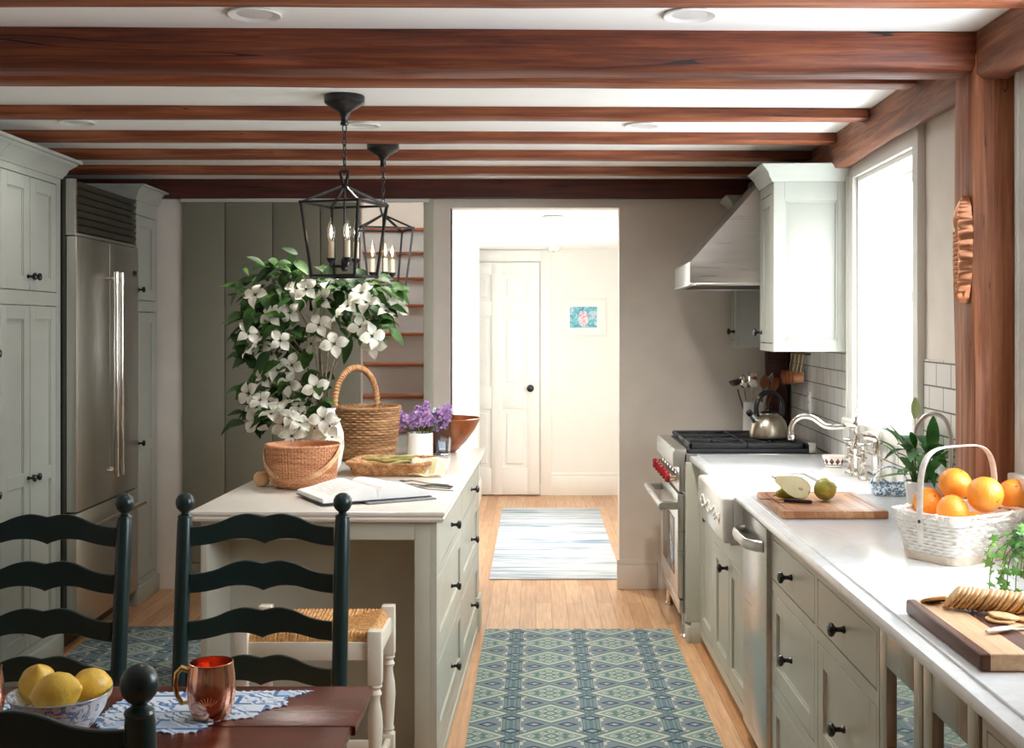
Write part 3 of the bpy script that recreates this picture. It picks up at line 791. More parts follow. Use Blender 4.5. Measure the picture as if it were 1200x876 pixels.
for gi in range(3):
    gw = (w-.05)/3; x0 = .025 + gi*gw; x1 = x0+gw-.005
    m = MB(); y0, y1 = .05, d-.045
    for (a, b, c, e) in ((x0, x0+.016, y0, y1), (x1-.016, x1, y0, y1), (x0, x1, y0, y0+.016), (x0, x1, y1-.016, y1), (x0, x1, (y0+y1)/2-.007, (y0+y1)/2+.007)): m.box(a, b, c, e, .921, .949, .003)
    xm = (x0+x1)/2
    for yy in ((y0*3+y1)/4, (y0+3*y1)/4):
        for q in range(8):
            a = q*PI/4
            ex = max(min(math.cos(a)*.2, gw/2-.008), -gw/2+.008); ey = max(min(math.sin(a)*.2, (y1-y0)/4), -(y1-y0)/4)
            m.bar((xm+math.cos(a)*.03, yy+math.sin(a)*.03, .939), (xm+ex, yy+ey, .939), .006)
    m.build('grate', M['iron'], rg)
    for yy in ((y0*3+y1)/4, (y0+3*y1)/4):
        m = MB(); m.lathe([(.045, .921), (.045, .928), (.032, .931), (.030, .938), (.002, .94)], 20, (xm, yy, 0)); m.build('burner', M['iron'], rg)

# ---- hood and upper cabinets on the window wall
UA = -PI/2 + WA
def upper(name, y_far, y_near, z0, z1, depth, label, kn_side, panel_near):
    w = y_far - y_near
    root = thing(name, label, 'cabinet', wallpt(y_far, depth), UA)
    z1c = z1
    m = MB(); m.box(0, w, .021, depth, z0, z1c, .002); m.box(0, .03, 0, .021, z0, z1c); m.box(w-.03, w, 0, .021, z0, z1c); m.box(.03, w-.03, 0, .021, z1c-.045, z1c); m.box(.03, w-.03, 0, .021, z0, z0+.035)
    m.build('carcass', M['sage_dim'], root)
    dr = front('shaker', .03, w-.03, z0+.035, z1c-.045, root, M['sage_dim'], 'door', .05)
    knob((w-.055 if kn_side == 'near' else .055, 0, z0+.085), dr, None, 1.1)
    if panel_near:                      # framed end panel that faces the room
        m = MB(); t = .012; x0 = w
        f = .05
        m.box(x0, x0+t, .0, f, z0, z1c, .001, 1); m.box(x0, x0+t, depth-f-.015, depth, z0, z1c, .001, 1); m.box(x0, x0+t, f, depth-f-.015, z0, z0+f, .001, 1); m.box(x0, x0+t, f, depth-f-.015, z1c-f-.035, z1c, .001, 1)
        b = .008
        for (c0, c1, e0, e1) in ((f, f+b, z0+f, z1c-f-.035), (depth-f-.015-b, depth-f-.015, z0+f, z1c-f-.035), (f, depth-f-.015, z0+f, z0+f+b), (f, depth-f-.015, z1c-f-.035-b, z1c-f-.035)):
            m.box(x0, x0+t*.6, c0, c1, e0, e1)
        m.build('end_panel', M['sage_dim'], root)
    crown(root, w+(.012 if panel_near else 0), depth, z1c, M['sage_dim'], (False, True) if panel_near else (True, True), .06, .075)
    return root
upper('wall_cabinet', 5.675, 5.315, 1.405, 2.17, .352, 'pale sage wall cabinet between the window and the range hood', 'far', True)
upper('wall_cabinet', 6.70, 6.485, 1.405, 2.16, .352, 'sage wall cabinet in the back corner, mostly behind the range hood', 'near', False)
hd = thing('range_hood', 'sloping stainless steel range hood mounted above the gas range', 'range hood', wallpt(6.475, .69), UA)
m = MB(); w, d = .79, .685
sec = [(0, 1.725), (0, 1.83), (.40, 2.27), (.40, 2.30), (d, 2.30), (d, 1.725)]
m.prism(sec, 0, w, 'x', .003); m.build('canopy', M['steelh'], hd)
m = MB(); m.box(-.004, w+.004, -.004, .03, 1.716, 1.728, .003); m.box(-.004, .03, .03, d, 1.716, 1.728, .003); m.box(w-.03, w+.004, .03, d, 1.716, 1.728, .003); m.build('rim', M['steelh'], hd)
m = MB()
for k in range(14): m.box(.05+k*.05, .085+k*.05, .05, d-.05, 1.718, 1.724)
m.build('baffle_filter', M['steeldark'], hd)
# ================================================================= CHAIRS, TABLE, STOOL
def smooth_line(pts, n=6):
    """Catmull-Rom through 2-D or 3-D points"""
    P = [Vector(p) for p in pts]; out = []
    for i in range(len(P)-1):
        a, b, c, d = P[max(i-1, 0)], P[i], P[i+1], P[min(i+2, len(P)-1)]
        for k in range(n):
            t = k/n
            out.append(.5*((2*b) + (c-a)*t + (2*a-5*b+4*c-d)*t*t + (3*b-a-3*c+d)*t**3))
    out.append(P[-1]); return out
SLT = [(-.193, .008), (-.16, .010), (-.125, .018), (-.085, .034), (-.045, .041), (0, .033)]
SLB = [(-.193, -.044), (-.16, -.042), (-.125, -.036), (-.09, -.028), (-.05, -.027), (-.02, -.033), (0, -.041)]
def slat(z, ky, hw=1.0):
    top = smooth_line([(x, 0, q) for x, q in SLT], 4); bot = smooth_line([(x, 0, q) for x, q in SLB], 4)
    top = top + [Vector((-p.x, 0, p.z)) for p in reversed(top[:-1])]
    bot = bot + [Vector((-p.x, 0, p.z)) for p in reversed(bot[:-1])]
    n = 28; m = MB()
    def val(line, x):
        for a, b in zip(line, line[1:]):
            if a.x <= x <= b.x + 1e-9: return a.z + (b.z-a.z)*((x-a.x)/(b.x-a.x) if b.x > a.x else 0)
        return line[-1].z
    R = []
    for i in range(n*2+1):
        x = -.193 + .386*i/(n*2)
        zt, zb = val(top, x), val(bot, x); bow = .022*(1-(x/.193)**2)
        y = ky + bow; t = .0055; c = .002
        R.append([(x*hw, y-t, z+zb+c), (x*hw, y-t, z+zt-c), (x*hw, y-t+c, z+zt), (x*hw, y+t-c, z+zt), (x*hw, y+t, z+zt-c), (x*hw, y+t, z+zb+c), (x*hw, y+t-c, z+zb), (x*hw, y-t+c, z+zb)])
    m.rings(R); return m
def back_y(z): return -.055*max(0, (.45-z)/.45)*-.6 + max(0, z-.45)*.115
def make_chair(label):
    r = thing('dining_chair', label, 'chair', (0, 0, 0), 0, 'ladderback dining chairs')
    px = .215
    for s in (-1, 1):
        m = MB()
        zs = [0, .06, .2, .35, .45, .6, .75, .9, .985, .998]
        rd = [.014, .017, .019, .0205, .021, .021, .021, .021, .0205, .019]
        m.tube([(s*px*(1 if z < .45 else 1+.0*(z-.45)), back_y(z), z) for z in zs], rd, 18)
        post = m.build('back_post', M['chairgreen'], r)
        z0 = .996; y0 = back_y(1.0)
        m = MB(); m.lathe([(.019, z0), (.0205, z0+.004), (.019, z0+.008), (.0105, z0+.013), (.0105, z0+.017), (.016, z0+.021), (.0225, z0+.029), (.0255, z0+.041), (.0245, z0+.052), (.019, z0+.062), (.010, z0+.068), (.001, z0+.0695)], 22, (s*px, y0+.001, 0))
        m.build('finial', M['chairgreen'], post)
    for z in (.966, .841, .716, .591): slat(z, back_y(z)-.004).build('slat', M['chairgreen'], r)
    for s in (-1, 1):
        m = MB(); m.tube([(s*.225, -.41, z) for z in (0, .03, .2, .4, .455)], [.012, .015, .019, .021, .018], 16); m.build('front_leg', M['chairgreen'], r)
    m = MB()
    for s in (-1, 1):
        for z in (.16, .28): m.tube([(s*.214, back_y(z), z), (s*.22, -.2, z), (s*.225, -.41, z)], [.009, .013, .009], 10)
    for z in (.18, .30): m.tube([(-.225, -.41, z), (0, -.41, z), (.225, -.41, z)], [.009, .014, .009], 10)
    m.tube([(-.21, back_y(.22), .22), (.21, back_y(.22), .22)], .01, 10); m.build('stretcher', M['chairgreen'], r)
    rush_seat(.43, .235, .455, -.205, .40).build('seat', M['rush'], r)
    return r
def rush_mat(name='rush_seat_cord'):
    t = NT(name); n = t.noise(t.obj(), 70, 4, .7)
    t.bump(n, .5, .003)
    return t.set(t.ramp(n, [(.28, S(120,74,34)), (.5, S(196,142,80)), (.72, S(224,178,114))]), .6, 0.0)
M['rush'] = rush_mat()
def rush_seat(wf, hb, z, yc, dep, kf=300):
    """cord seat: ridges run square to the nearest rail and meet on the diagonals"""
    m = MB(); n = 72; hx, hy = wf/2, dep/2
    def fn(u, v):
        x, y = (u*2-1), (v*2-1)
        e = max(abs(x), abs(y))
        side = abs(x) > abs(y)
        ridge = abs(math.sin((y*hy if side else x*hx)*kf))*.004
        dip = .016*(1-e)**.8
        roll = -.03*max(0, (e-.9)/.1)**2
        return (x*hx, yc + y*hy, z + .012 - dip + roll + ridge)
    m.grid(fn, n, n)
    R = []
    for j in range(4):
        pass
    m.box(-hx+.004, hx-.004, yc-hy+.004, yc+hy-.004, z-.022, z-.012, .004)
    return m
ch = make_chair('dark green ladderback chair between the table and the kitchen island')
ch.location = (-.743, 3.152, 0)
dup(ch, (-1.334, 3.14, 0), 0, 'dark green ladderback chair cut by the left edge, at the far side of the table')
dup(ch, (-.749, 1.65, 0), PI, 'dark green ladderback chair nearest the camera, at the bottom left corner')

# table: dark cherry top with a drop leaf joint
TZ = .75
tb = thing('dining_table', 'glossy red-brown cherry dining table with a leaf joint near its far edge', 'table', (-1.25, 2.15, 0))
m = MB(); x1, x0 = -.349+1.25, -.95
m.prism([(x0, 2.272-2.15), (x0, 2.525-2.15), (x1, 2.525-2.15), (x1+.001, 2.272-2.15)], TZ-.022, TZ, 'z', .006); m.build('leaf', M['tablewood'], tb)
m = MB(); m.prism([(x0, 1.83-2.15), (x0, 2.2695-2.15), (x1-.006, 2.2695-2.15), (x1-.006, 1.83-2.15)], TZ-.022, TZ, 'z', .006); m.build('tabletop', M['tablewood'], tb)
m = MB(); m.box(x0+.08, x1-.07, -.25, -.23, .63, TZ-.022); m.box(x0+.08, x1-.07, .27, .29, .63, TZ-.022); m.box(x0+.08, x0+.1, -.23, .27, .63, TZ-.022); m.box(x1-.09, x1-.07, -.23, .27, .63, TZ-.022); m.build('apron', M['tablewood'], tb)
for x in (x0+.1, x1-.09):
    for y in (-.235, .275):
        m = MB(); m.lathe([(.014, 0), (.018, .02), (.022, .1), (.03, .4), (.033, .52), (.024, .55), (.034, .58), (.034, .629)], 18, (x, y, 0)); m.build('leg', M['tablewood'], tb)

# counter stool with a rush seat and turned legs
so = thing('counter_stool', 'cream painted stool with a woven rush seat and turned legs, under the island overhang', 'stool', (-.665, 3.60, 0), 0)
hw, hd = .195, .155
for sx in (-1, 1):
    for sy in (-1, 1):
        m = MB(); x, y = sx*hw, sy*hd
        m.box(x-.021, x+.021, y-.021, y+.021, .475, .632, .004)
        m.lathe([(.018, .475), (.021, .468), (.014, .458), (.020, .446), (.0135, .434), (.0145, .42), (.021, .385), (.0225, .35), (.019, .29), (.0155, .25), (.0195, .24), (.015, .232), (.019, .225)], 18, (x, y, 0), cap0=True)
        m.box(x-.02, x+.02, y-.02, y+.02, .155, .226, .004)
        m.lathe([(.019, .155), (.0135, .145), (.018, .13), (.017, .09), (.012, .03), (.016, .015), (.012, 0)], 18, (x, y, 0))
        m.build('leg', M['stoolwhite'], so)
m = MB()
for s in (-1, 1):
    m.box(-hw+.02, hw-.02, s*hd-.011, s*hd+.011, .545, .598, .003); m.box(s*hw-.011, s*hw+.011, -hd+.02, hd-.02, .545, .598, .003)
m.build('seat_rail', M['stoolwhite'], so)
m = MB()
for s in (-1, 1): m.box(-hw+.02, hw-.02, s*hd-.009, s*hd+.009, .175, .20, .003); m.box(s*hw-.009, s*hw+.009, -hd+.02, hd-.02, .19, .215, .003)
m.build('stretcher', M['stoolwhite'], so)
m = MB(); n = 84
def stool_seat(u, v):
    x, y = u*2-1, v*2-1; e = max(abs(x), abs(y)); side = abs(x)*1.0 > abs(y)
    ridge = abs(math.sin((y*hd if side else x*hw)*285))*.006*(1 if e < .98 else .6)
    cx, cy = abs(x) > .88, abs(y) > .82
    z = .622 - .014*(1-e)**.7 - .062*max(0, (e-.84)/.16)**2.2 + ridge
    return (x*(hw+.013)*(1-.05*(e > .99)), y*(hd+.013)*(1-.05*(e > .99)), z)
m.grid(stool_seat, n, n); m.box(-hw+.01, hw-.01, -hd+.01, hd-.01, .575, .585)
m.build('seat', M['rush'], so)

# ---- placemats: die-cut blue and white paper
def mat_paper():
    t = NT('blue_white_printed_paper'); v = t.obj()
    o = t.sep(v)
    b = t.node('ShaderNodeTexBrick'); t.put(b.inputs['Vector'], t.comb(o[0], o[1])); b.offset = .3; b.inputs['Scale'].default_value = 1
    b.inputs['Brick Width'].default_value = .095; b.inputs['Row Height'].default_value = .05; b.inputs['Mortar Size'].default_value = .005
    b.inputs['Color1'].default_value = S(228,234,240); b.inputs['Color2'].default_value = S(178,204,230); b.inputs['Mortar'].default_value = S(62,112,172)
    w = t.node('ShaderNodeTexWave'); w.wave_type = 'BANDS'; w.bands_direction = 'DIAGONAL'; t.put(w.inputs['Vector'], v); w.inputs['Scale'].default_value = 26; w.inputs['Distortion'].default_value = 7; w.inputs['Detail'].default_value = 2; w.inputs['Detail Scale'].default_value = 1.6
    n = t.noise(v, 16, 3)
    line = t.ramp(w.outputs['Fac'], [(.0, S(56,106,168)), (.3, S(150,186,220)), (.5, S(230,236,242))])
    col = t.mix(t.ramp(n, [(.45, (0,0,0,1)), (.52, (1,1,1,1))]), b.outputs['Color'], line)
    return t.set(col, .5, 0.0)
M['matpaper'] = mat_paper()
def scalloped(corners, step=.016, amp=.006):
    out = []
    for (x0, y0), (x1, y1) in zip(corners, corners[1:]+corners[:1]):
        L = math.hypot(x1-x0, y1-y0); n = max(2, int(L/step)); nx, ny = (y1-y0)/L, -(x1-x0)/L
        for i in range(n*4):
            t = i/(n*4); a = amp*(abs(math.sin(t*n*PI)) - .5)
            out.append((x0+(x1-x0)*t+nx*a, y0+(y1-y0)*t+ny*a))
    return out
def placemat(label, loc, rz, outline):
    m = MB(); m.prism(outline, 0, .0022, 'z'); o = m.build('placemat', M['matpaper'], None, loc, rz); return tag(o, label, 'placemat', 'blue and white placemats')
pc = [(-.12, .125), (.235, .14), (.19, .085), (.20, .045), (.155, .01), (.15, -.03), (.085, -.05), (.06, -.115), (.02, -.125), (-.03, -.105), (-.12, -.11), (-.155, -.05), (-.15, .06)]
placemat('blue and white scalloped paper placemat under the whole copper mug', (-.705, 2.345, TZ+.0005), 0, scalloped(pc))
placemat('blue and white scalloped paper placemat under the lemon bowl at the left', (-1.19, 2.24, TZ+.0005), .06, scalloped([(-.2, -.17), (.14, -.17), (.165, -.05), (.13, .10), (.15, .18), (-.2, .18)]))

# ---- copper mugs
def mug(label, loc, rz):
    r = thing('copper_mug', label, 'mug', loc, rz, 'copper mugs')
    m = MB(); m.lathe([(.026, 0), (.034, .001), (.038, .006), (.0445, .028), (.0475, .055), (.0455, .083), (.0425, .103), (.0428, .108), (.0405, .1085), (.0400, .104), (.043, .083), (.045, .055), (.042, .028), (.034, .007), (.001, .005)], 40)
    for z in (.097, .100): pass
    m.build('body', M['copper'], r)
    m = MB(); m.tube([(-.0425, 0, .092), (-.056, 0, .098), (-.066, 0, .088), (-.069, 0, .068), (-.066, 0, .045), (-.056, 0, .028), (-.0455, 0, .030)], [.0055, .006, .0052, .0048, .0048, .0046, .004], 12); m.build('handle', M['brass'], r)
    m = MB()
    em = Matrix.Rotation(0, 4, 'Z')
    for k in range(7):                  # engraved fan crest
        a = -.9 + k*.3; pts = []
        for q in range(6):
            rr = .006+.017*q/5; th = -PI/2 + math.sin(a)*rr/.0455*1.0; z = .03 + math.cos(a)*rr*.9
            R0 = .0449+.0008*(z-.028)/.027*2.6
            pts.append((R0*1.006*math.cos(th), R0*1.006*math.sin(th), z))
        m.tube(pts, .0009, 6)
    m.build('crest', M['copperold'], r)
    return r
mug('polished copper mug with a brass handle, right of the lemons', (-.638, 2.315, TZ+.003), .12)
mug('polished copper mug cut by the left edge of the picture, left of the lemons', (-1.075, 2.27, TZ+.003), 1.9)

# ---- lemon bowl
def china_pat(name, c1, c2, sc=30):
    t = NT(name); v = t.obj(); n = t.noise(v, sc, 3, .6, 1.0)
    return t.set(t.ramp(n, [(.42, c1), (.47, c1), (.52, c2), (.6, S(236,238,240))]), .12, 0.0)
M['bluechina'] = china_pat('blue_white_china', S(230,234,238), S(88,120,168))
lb = thing('bowl', 'blue and white china bowl holding three lemons', 'bowl', (-.887, 2.195, TZ+.003))
m = MB(); m.lathe([(.04, 0), (.045, .002), (.045, .010), (.062, .027), (.080, .054), (.087, .077), (.092, .084), (.0915, .0865), (.086, .083), (.075, .055), (.058, .031), (.001, .02)], 48); m.build('body', M['bluechina'], lb)
m = MB(); m.tube([(.0915*math.cos(a*PI/24), .0915*math.sin(a*PI/24), .0855) for a in range(48)], .0014, 6, True); m.build('rim', paint('grey_blue_glaze', S(150,164,184), .15, .02, 0), lb)
def lemon_mat():
    t = NT('lemon_peel'); v = t.obj(); n = t.noise(v, 4, 2); t.bump(t.noise(v, 120, 2), .35, .003)
    return t.set(t.ramp(n, [(.3, S(214,166,50)), (.7, S(240,204,92))]), .38, 0.0)
M['lemon'] = lemon_mat()
def fruit_lathe(m, prof, n=26): return m.lathe(prof, n)
LEM = [(.001, -.041), (.004, -.041), (.007, -.037), (.014, -.032), (.024, -.021), (.0295, -.006), (.0300, .006), (.0255, .020), (.016, .031), (.0075, .037), (.005, .040), (.001, .0415)]
def lemon(label, c, rot, s=1.0):
    m = MB(); m.lathe([(r*s, z*s) for r, z in LEM], 28); o = m.build('lemon', M['lemon'], None, c); o.rotation_euler = rot
    return tag(o, label, 'lemon', 'lemons in the bowl')
lemon('lemon at the left of the bowl, upright with a greenish lower side', (-.945, 2.235, TZ+.090), (.5, .25, 0), 1.15)
lemon('lemon at the right of the bowl, lying against the rim', (-.838, 2.225, TZ+.089), (1.1, .3, -.6), 1.15)
lemon('lemon at the front of the bowl, lying lowest in front of the other two', (-.876, 2.150, TZ+.101), (.2, 1.35, .1), 1.22)
# ================================================================= LANTERNS AND CEILING FITTINGS
def bulb_mat():
    return glow('lit_bulb_core', S(255,214,160), 14.0)
M['filament'] = bulb_mat()
M['candle'] = paint('candle_sleeve_cream', S(226,214,184), .5, .03, 0)
M['bulbglass'] = clear('bulb_glass', (1,.985,.96,1), 1.45, 2.2)
def lantern(label, loc, rot, drop):
    """loc is the point on the ceiling; local z=0 there, everything hangs below; drop = z of the top ring"""
    r = thing('pendant_lantern', label, 'pendant lamp', loc, rot, 'black cage lantern pendants')
    m = MB(); m.lathe([(.001, -.001), (.072, -.001), (.074, -.004), (.074, -.026), (.070, -.031), (.05, -.044), (.028, -.056), (.020, -.064), (.016, -.075), (.013, -.082), (.013, -.098), (.016, -.10), (.014, -.108), (.001, -.11)], 36)
    m.build('canopy', M['black'], r)
    ztop = -(ZC - 1.968); zbot = -(ZC - 1.703); apex = -(ZC - 2.032)
    m = MB(); z = -.105; i = 0
    while z > apex + .062:              # chain links
        w, h = .0075, .0155
        pts = []
        for k in range(14):
            a = 2*PI*k/14
            x, q = w*math.cos(a), h*math.sin(a)*1.0
            pts.append((x, 0, z-h+q) if i % 2 == 0 else (0, x, z-h+q))
        m.tube(pts, .0024, 6, True); z -= .0245; i += 1
    m.build('chain', M['black'], r)
    top, bot = .115, .087
    m = MB(); rr = .0042
    T = [(sx*top, sy*top, ztop) for sx, sy in ((-1,-1),(1,-1),(1,1),(-1,1))]; B = [(sx*bot, sy*bot, zbot) for sx, sy in ((-1,-1),(1,-1),(1,1),(-1,1))]
    for k in range(4):
        m.bar(T[k], T[(k+1) % 4], rr); m.bar(B[k], B[(k+1) % 4], rr); m.bar(T[k], B[k], rr)
        m.bar(T[k], (T[k][0]*.06, T[k][1]*.06, apex), rr)
    for p in T+B: m.box(p[0]-.0055, p[0]+.0055, p[1]-.0055, p[1]+.0055, p[2]-.0055, p[2]+.0055)
    for s in (-1, 1): m.bar((s*.003, 0, apex-.004), (s*.018, 0, apex+.055), .0045)
    m.bar((-.018, 0, apex+.055), (.018, 0, apex+.055), .0045)
    m.cyl((0, 0, apex+.01), (0, 0, zbot+.035), .0042, n=10)
    m.build('cage', M['black'], r)
    m = MB(); hubz = zbot+.03
    m.lathe([(.001, -.012), (.008, -.012), (.013, -.005), (.013, .03), (.009, .036), (.001, .037)], 18, (0, 0, hubz))
    C = []
    for k in range(3):
        a = math.radians((182, 290, 38)[k]) - rot; c = (.049*math.cos(a), .047*math.sin(a)); C.append(c)
        m.bar((0, 0, hubz+.006), (c[0], c[1], hubz+.006), .0045)
        m.lathe([(.005, .004), (.006, .018), (.012, .022), (.0185, .034), (.0185, .0365), (.001, .0365)], 18, (c[0], c[1], hubz))
    m.build('arm', M['black'], r)
    for c in C:
        m = MB(); m.lathe([(.0105, hubz+.036), (.0105, hubz+.098), (.001, hubz+.0985)], 16, (c[0], c[1], 0)); cd = m.build('candle_sleeve', M['candle'], r)
        z0 = hubz+.098
        m = MB(); m.lathe([(.0075, z0), (.009, z0+.008), (.0145, z0+.026), (.0155, z0+.036), (.0125, z0+.052), (.007, z0+.068), (.0035, z0+.08), (.0012, z0+.088)], 18, (c[0], c[1], 0)); bb = m.build('bulb', M['bulbglass'], cd)
        m = MB(); m.lathe([(.001, z0+.012), (.0045, z0+.020), (.0058, z0+.034), (.001, z0+.058)], 8, (c[0], c[1], 0)); m.build('filament', M['filament'], cd)
    return r
lantern('black open-cage lantern pendant nearer the camera, hanging over the front of the island', (-.702, 4.32, ZC), -math.radians(19), 0)
lantern('black open-cage lantern pendant farther back, partly behind the nearer lantern', (-.707, 5.45, ZC), math.radians(19), 0)

M['lamptrim'] = paint('downlight_trim', S(232,232,230), .4, .01, 0)
M['lamplens'] = paint('downlight_lens', S(224,224,222), .3, .01, 0)  # plain pale lens colour, no emission
def downlight(label, x, y, z):
    r = thing('recessed_light', label, 'ceiling light', (x, y, z), 0, 'recessed ceiling lights')
    m = MB(); m.lathe([(.062, -.001), (.072, -.004), (.074, -.007), (.07, -.009), (.05, -.005), (.042, -.0015)], 32, cap0=False, cap1=False); m.build('trim_ring', M['lamptrim'], r)
    m = MB(); m.lathe([(.001, -.0015), (.048, -.0015), (.048, -.004), (.001, -.005)], 32); m.build('lens', M['lamplens'], r)
    return r
for lb_, px, py in (('recessed ceiling light top left, in front of the heavy beam', 298, 15), ('recessed ceiling light top right, in front of the heavy beam', 808, 16),
                    ('recessed ceiling light above the pantry at the left, between two joists', 90, 142), ('recessed ceiling light behind the nearer lantern chain', 425, 145.5), ('recessed ceiling light right of the lanterns, above the aisle', 752, 146)):
    Y = FPX*(ZC-EYE)/(VY-py); r = downlight(lb_, (px-VX)*Y/FPX, Y, ZC)
    pw = {752: 110, 808: 4, 425: 60, 298: 8, 90: 10}[px]
    L = bpy.data.lights.new('downlight_fill', 'SPOT'); L.energy = pw; L.spot_size = math.radians(165); L.spot_blend = 1.0; L.shadow_soft_size = .07; L.color = (1, .95, .88)  # spot added below each fitting as fill, strongest toward the back wall
    o = bpy.data.objects.new('downlight_fill', L); COL.objects.link(o); o.location = (0, 0, -.03); o.parent = r
Y = FPX*(HC-EYE)/(VY-253); r = downlight('recessed ceiling light in the bright hall', (648-VX)*Y/FPX, Y, HC)
L = bpy.data.lights.new('downlight_fill', 'SPOT'); L.energy = 70; L.spot_size = math.radians(168); L.spot_blend = 1.0; L.shadow_soft_size = .07; L.color = (1, .97, .93)  # fill spot added in the hall to even out end wall and floor
o = bpy.data.objects.new('downlight_fill', L); COL.objects.link(o); o.location = (0, 0, -.03); o.parent = r
sd = thing('smoke_detector', 'small round white smoke detector on the hall ceiling', 'smoke detector', (.155, 10.35, HC))
m = MB(); m.lathe([(.001, -.035), (.045, -.034), (.058, -.022), (.062, 0), (.001, 0)], 24); m.build('body', M['lamptrim'], sd)
m = MB(); m.lathe([(.001, -.038), (.012, -.0375), (.013, -.033), (.001, -.033)], 12); m.build('button', M['black'], sd)
# ================================================================= THINGS ON THE ISLAND
IZ = .90
def wicker(name, c0, c1, c2, sc=38, vec=(1,1,1)):
    t = NT(name); v = t.obj(vec); n = t.noise(v, sc, 3, .6); t.bump(t.noise(v, 160, 2), .3, .002)
    return t.set(t.ramp(n, [(.28, c0), (.5, c1), (.74, c2)]), .55, 0.0)
M['nantucket'] = wicker('honey_cane', S(166,104,66), S(206,146,104), S(226,174,134), 1, (9, 9, 110))
M['paleCane'] = wicker('pale_cane', S(186,132,88), S(220,172,124), S(236,200,160))
M['willow'] = wicker('brown_willow', S(88,58,36), S(150,108,68), S(204,164,116), 1, (7, 7, 90))
M['paleWillow'] = wicker('pale_willow', S(148,98,58), S(196,146,98), S(224,182,136), 1, (48, 48, 6))
M['whitewicker'] = wicker('whitewashed_splint', S(214,204,192), S(236,231,224), S(246,243,238))
def superr(th, ax, ay, e):
    c, s_ = math.cos(th), math.sin(th)
    if e == 2: return ax*c, ay*s_
    return ax*math.copysign(abs(c)**(2/e), c), ay*math.copysign(abs(s_)**(2/e), s_)
def even(ax, ay, e, n):
    """n angles evenly spaced along the outline"""
    if e == 2: return [2*PI*j/n for j in range(n)]
    K = 4000; T = [2*PI*k/K for k in range(K+1)]; D = [0.0]
    for a, b_ in zip(T, T[1:]):
        p, q = superr(a, ax, ay, e), superr(b_, ax, ay, e); D.append(D[-1] + math.hypot(p[0]-q[0], p[1]-q[1]))
    out = []; k = 0
    for j in range(n):
        t = D[-1]*j/n
        while D[k+1] < t: k += 1
        out.append(T[k] + (T[k+1]-T[k])*((t-D[k])/max(1e-9, D[k+1]-D[k])))
    return out
def weave(m, shape, h, rows, waves, amp, z0=0, e=2, per=6, thick=.004, flat=False):
    """woven wall: every row bulges over one stake and under the next, alternate rows swapped; shape(t)->(rx, ry)"""
    n = waves*per; R = []; TH = even(*shape(.5), e, n)
    prof = ((.0, .0), (.12, .9), (.5, 1.0), (.88, .9), (1.0, .0)) if flat else ((.0, .0), (.28, .8), (.5, 1.0), (.72, .8), (1.0, .0))
    for r in range(rows):
        for k, bul in prof:
            if r and k == 0: continue
            t = (r+k)/rows; ax, ay = shape(t); ring = []
            for j, th in enumerate(TH):
                off = amp*bul*(.5+.5*math.cos(2*PI*j/per + PI*(r % 2))) + amp*.12*bul
                x, y = superr(th, ax+off, ay+off, e); ring.append((x, y, z0+t*h))
            R.append(ring)
    ins = []
    for q in (1.0, .6, .2, .02):
        ax, ay = shape(q); ins.append([(*superr(th, ax-thick, ay-thick, e), z0+q*h) for th in TH])
    m.rings(R + ins, False, True, True)
def stakes_up(m, shape, h, count, r, z0=0, e=2, out=.0):
    for k in range(count):
        th = 2*PI*(k+.5)/count
        m.tube([(*superr(th, shape(t)[0]+out, shape(t)[1]+out, e), z0+t*h) for t in (0, .25, .5, .75, 1)], r, 5)
def hoop(m, ax, ay, z, r, n=48, e=2, twist=0, sq=1.0):
    P = [(*superr(2*PI*k/n, ax, ay, e), z) for k in range(n)]
    m.tube(P, r, 8, True)
    if twist:
        P = []
        N = n*6
        for k in range(N):
            th = 2*PI*k/N; a = th*twist
            x, y = superr(th, ax + r*1.15*math.cos(a), ay + r*1.15*math.cos(a), e); P.append((x, y, z + r*1.15*math.sin(a)))
        m.tube(P, r*.38, 5, True)

# honey coloured basket with a folded-down handle
b = thing('round_basket', 'honey-coloured finely woven round basket with its swing handle folded down', 'basket', (-.902, 4.555, IZ))
sh = lambda t: (.094+.030*min(1, t/.22)**.5+.013*t, .094+.030*min(1, t/.22)**.5+.013*t)
m = MB(); weave(m, sh, .158, 19, 34, .0042, .004, 2, 6); m.lathe([(.092, .0), (.0945, .006), (.001, .006)], 40); m.build('body', M['nantucket'], b)
m = MB(); stakes_up(m, sh, .158, 68, .0026, .004, 2, .0018); m.build('stakes', M['nantucket'], b)
m = MB(); hoop(m, .139, .139, .162, .0048, 48, 2, 40); m.build('rim', M['nantucket'], b)
hp = []
for k in range(33):                     # hoop swung down over the front
    a = PI*k/32; ph = math.radians(-42)
    R_ = .150; L_h = .165*math.sin(a)
    hp.append((-R_*math.cos(a), -math.cos(ph)*L_h, .150 + math.sin(ph)*L_h))
m = MB(); m.tube(hp, [(.0105, .0034)]*33, 10, flat=(1, 0, 0) if False else (0, 0, 1)); hn = m.build('handle', M['paleCane'], b)
for s in (-1, 1):
    m = MB(); m.ball((s*.150, 0, .156), .008, (.7, 1, 1), 12, 8); m.build('handle_knob', M['china'], hn)
b.rotation_euler = (0, 0, math.radians(-8))
# apple
m = MB(); m.lathe([(.001, .004), (.008, .001), (.018, .003), (.028, .014), (.032, .030), (.029, .045), (.019, .055), (.008, .056), (.001, .05)], 24)
ap = thing('apple', 'small yellow-pink apple beside the honey-coloured round basket', 'apple', (-1.062, 4.56, IZ))
m.build('flesh', wicker('yellow_apple_skin', S(214,160,108), S(226,186,138), S(232,200,150), 10), ap)
m = MB(); m.cyl((0, 0, .05), (.003, 0, .066), .0014, n=6); m.build('stem', M['bowlwood'], ap)

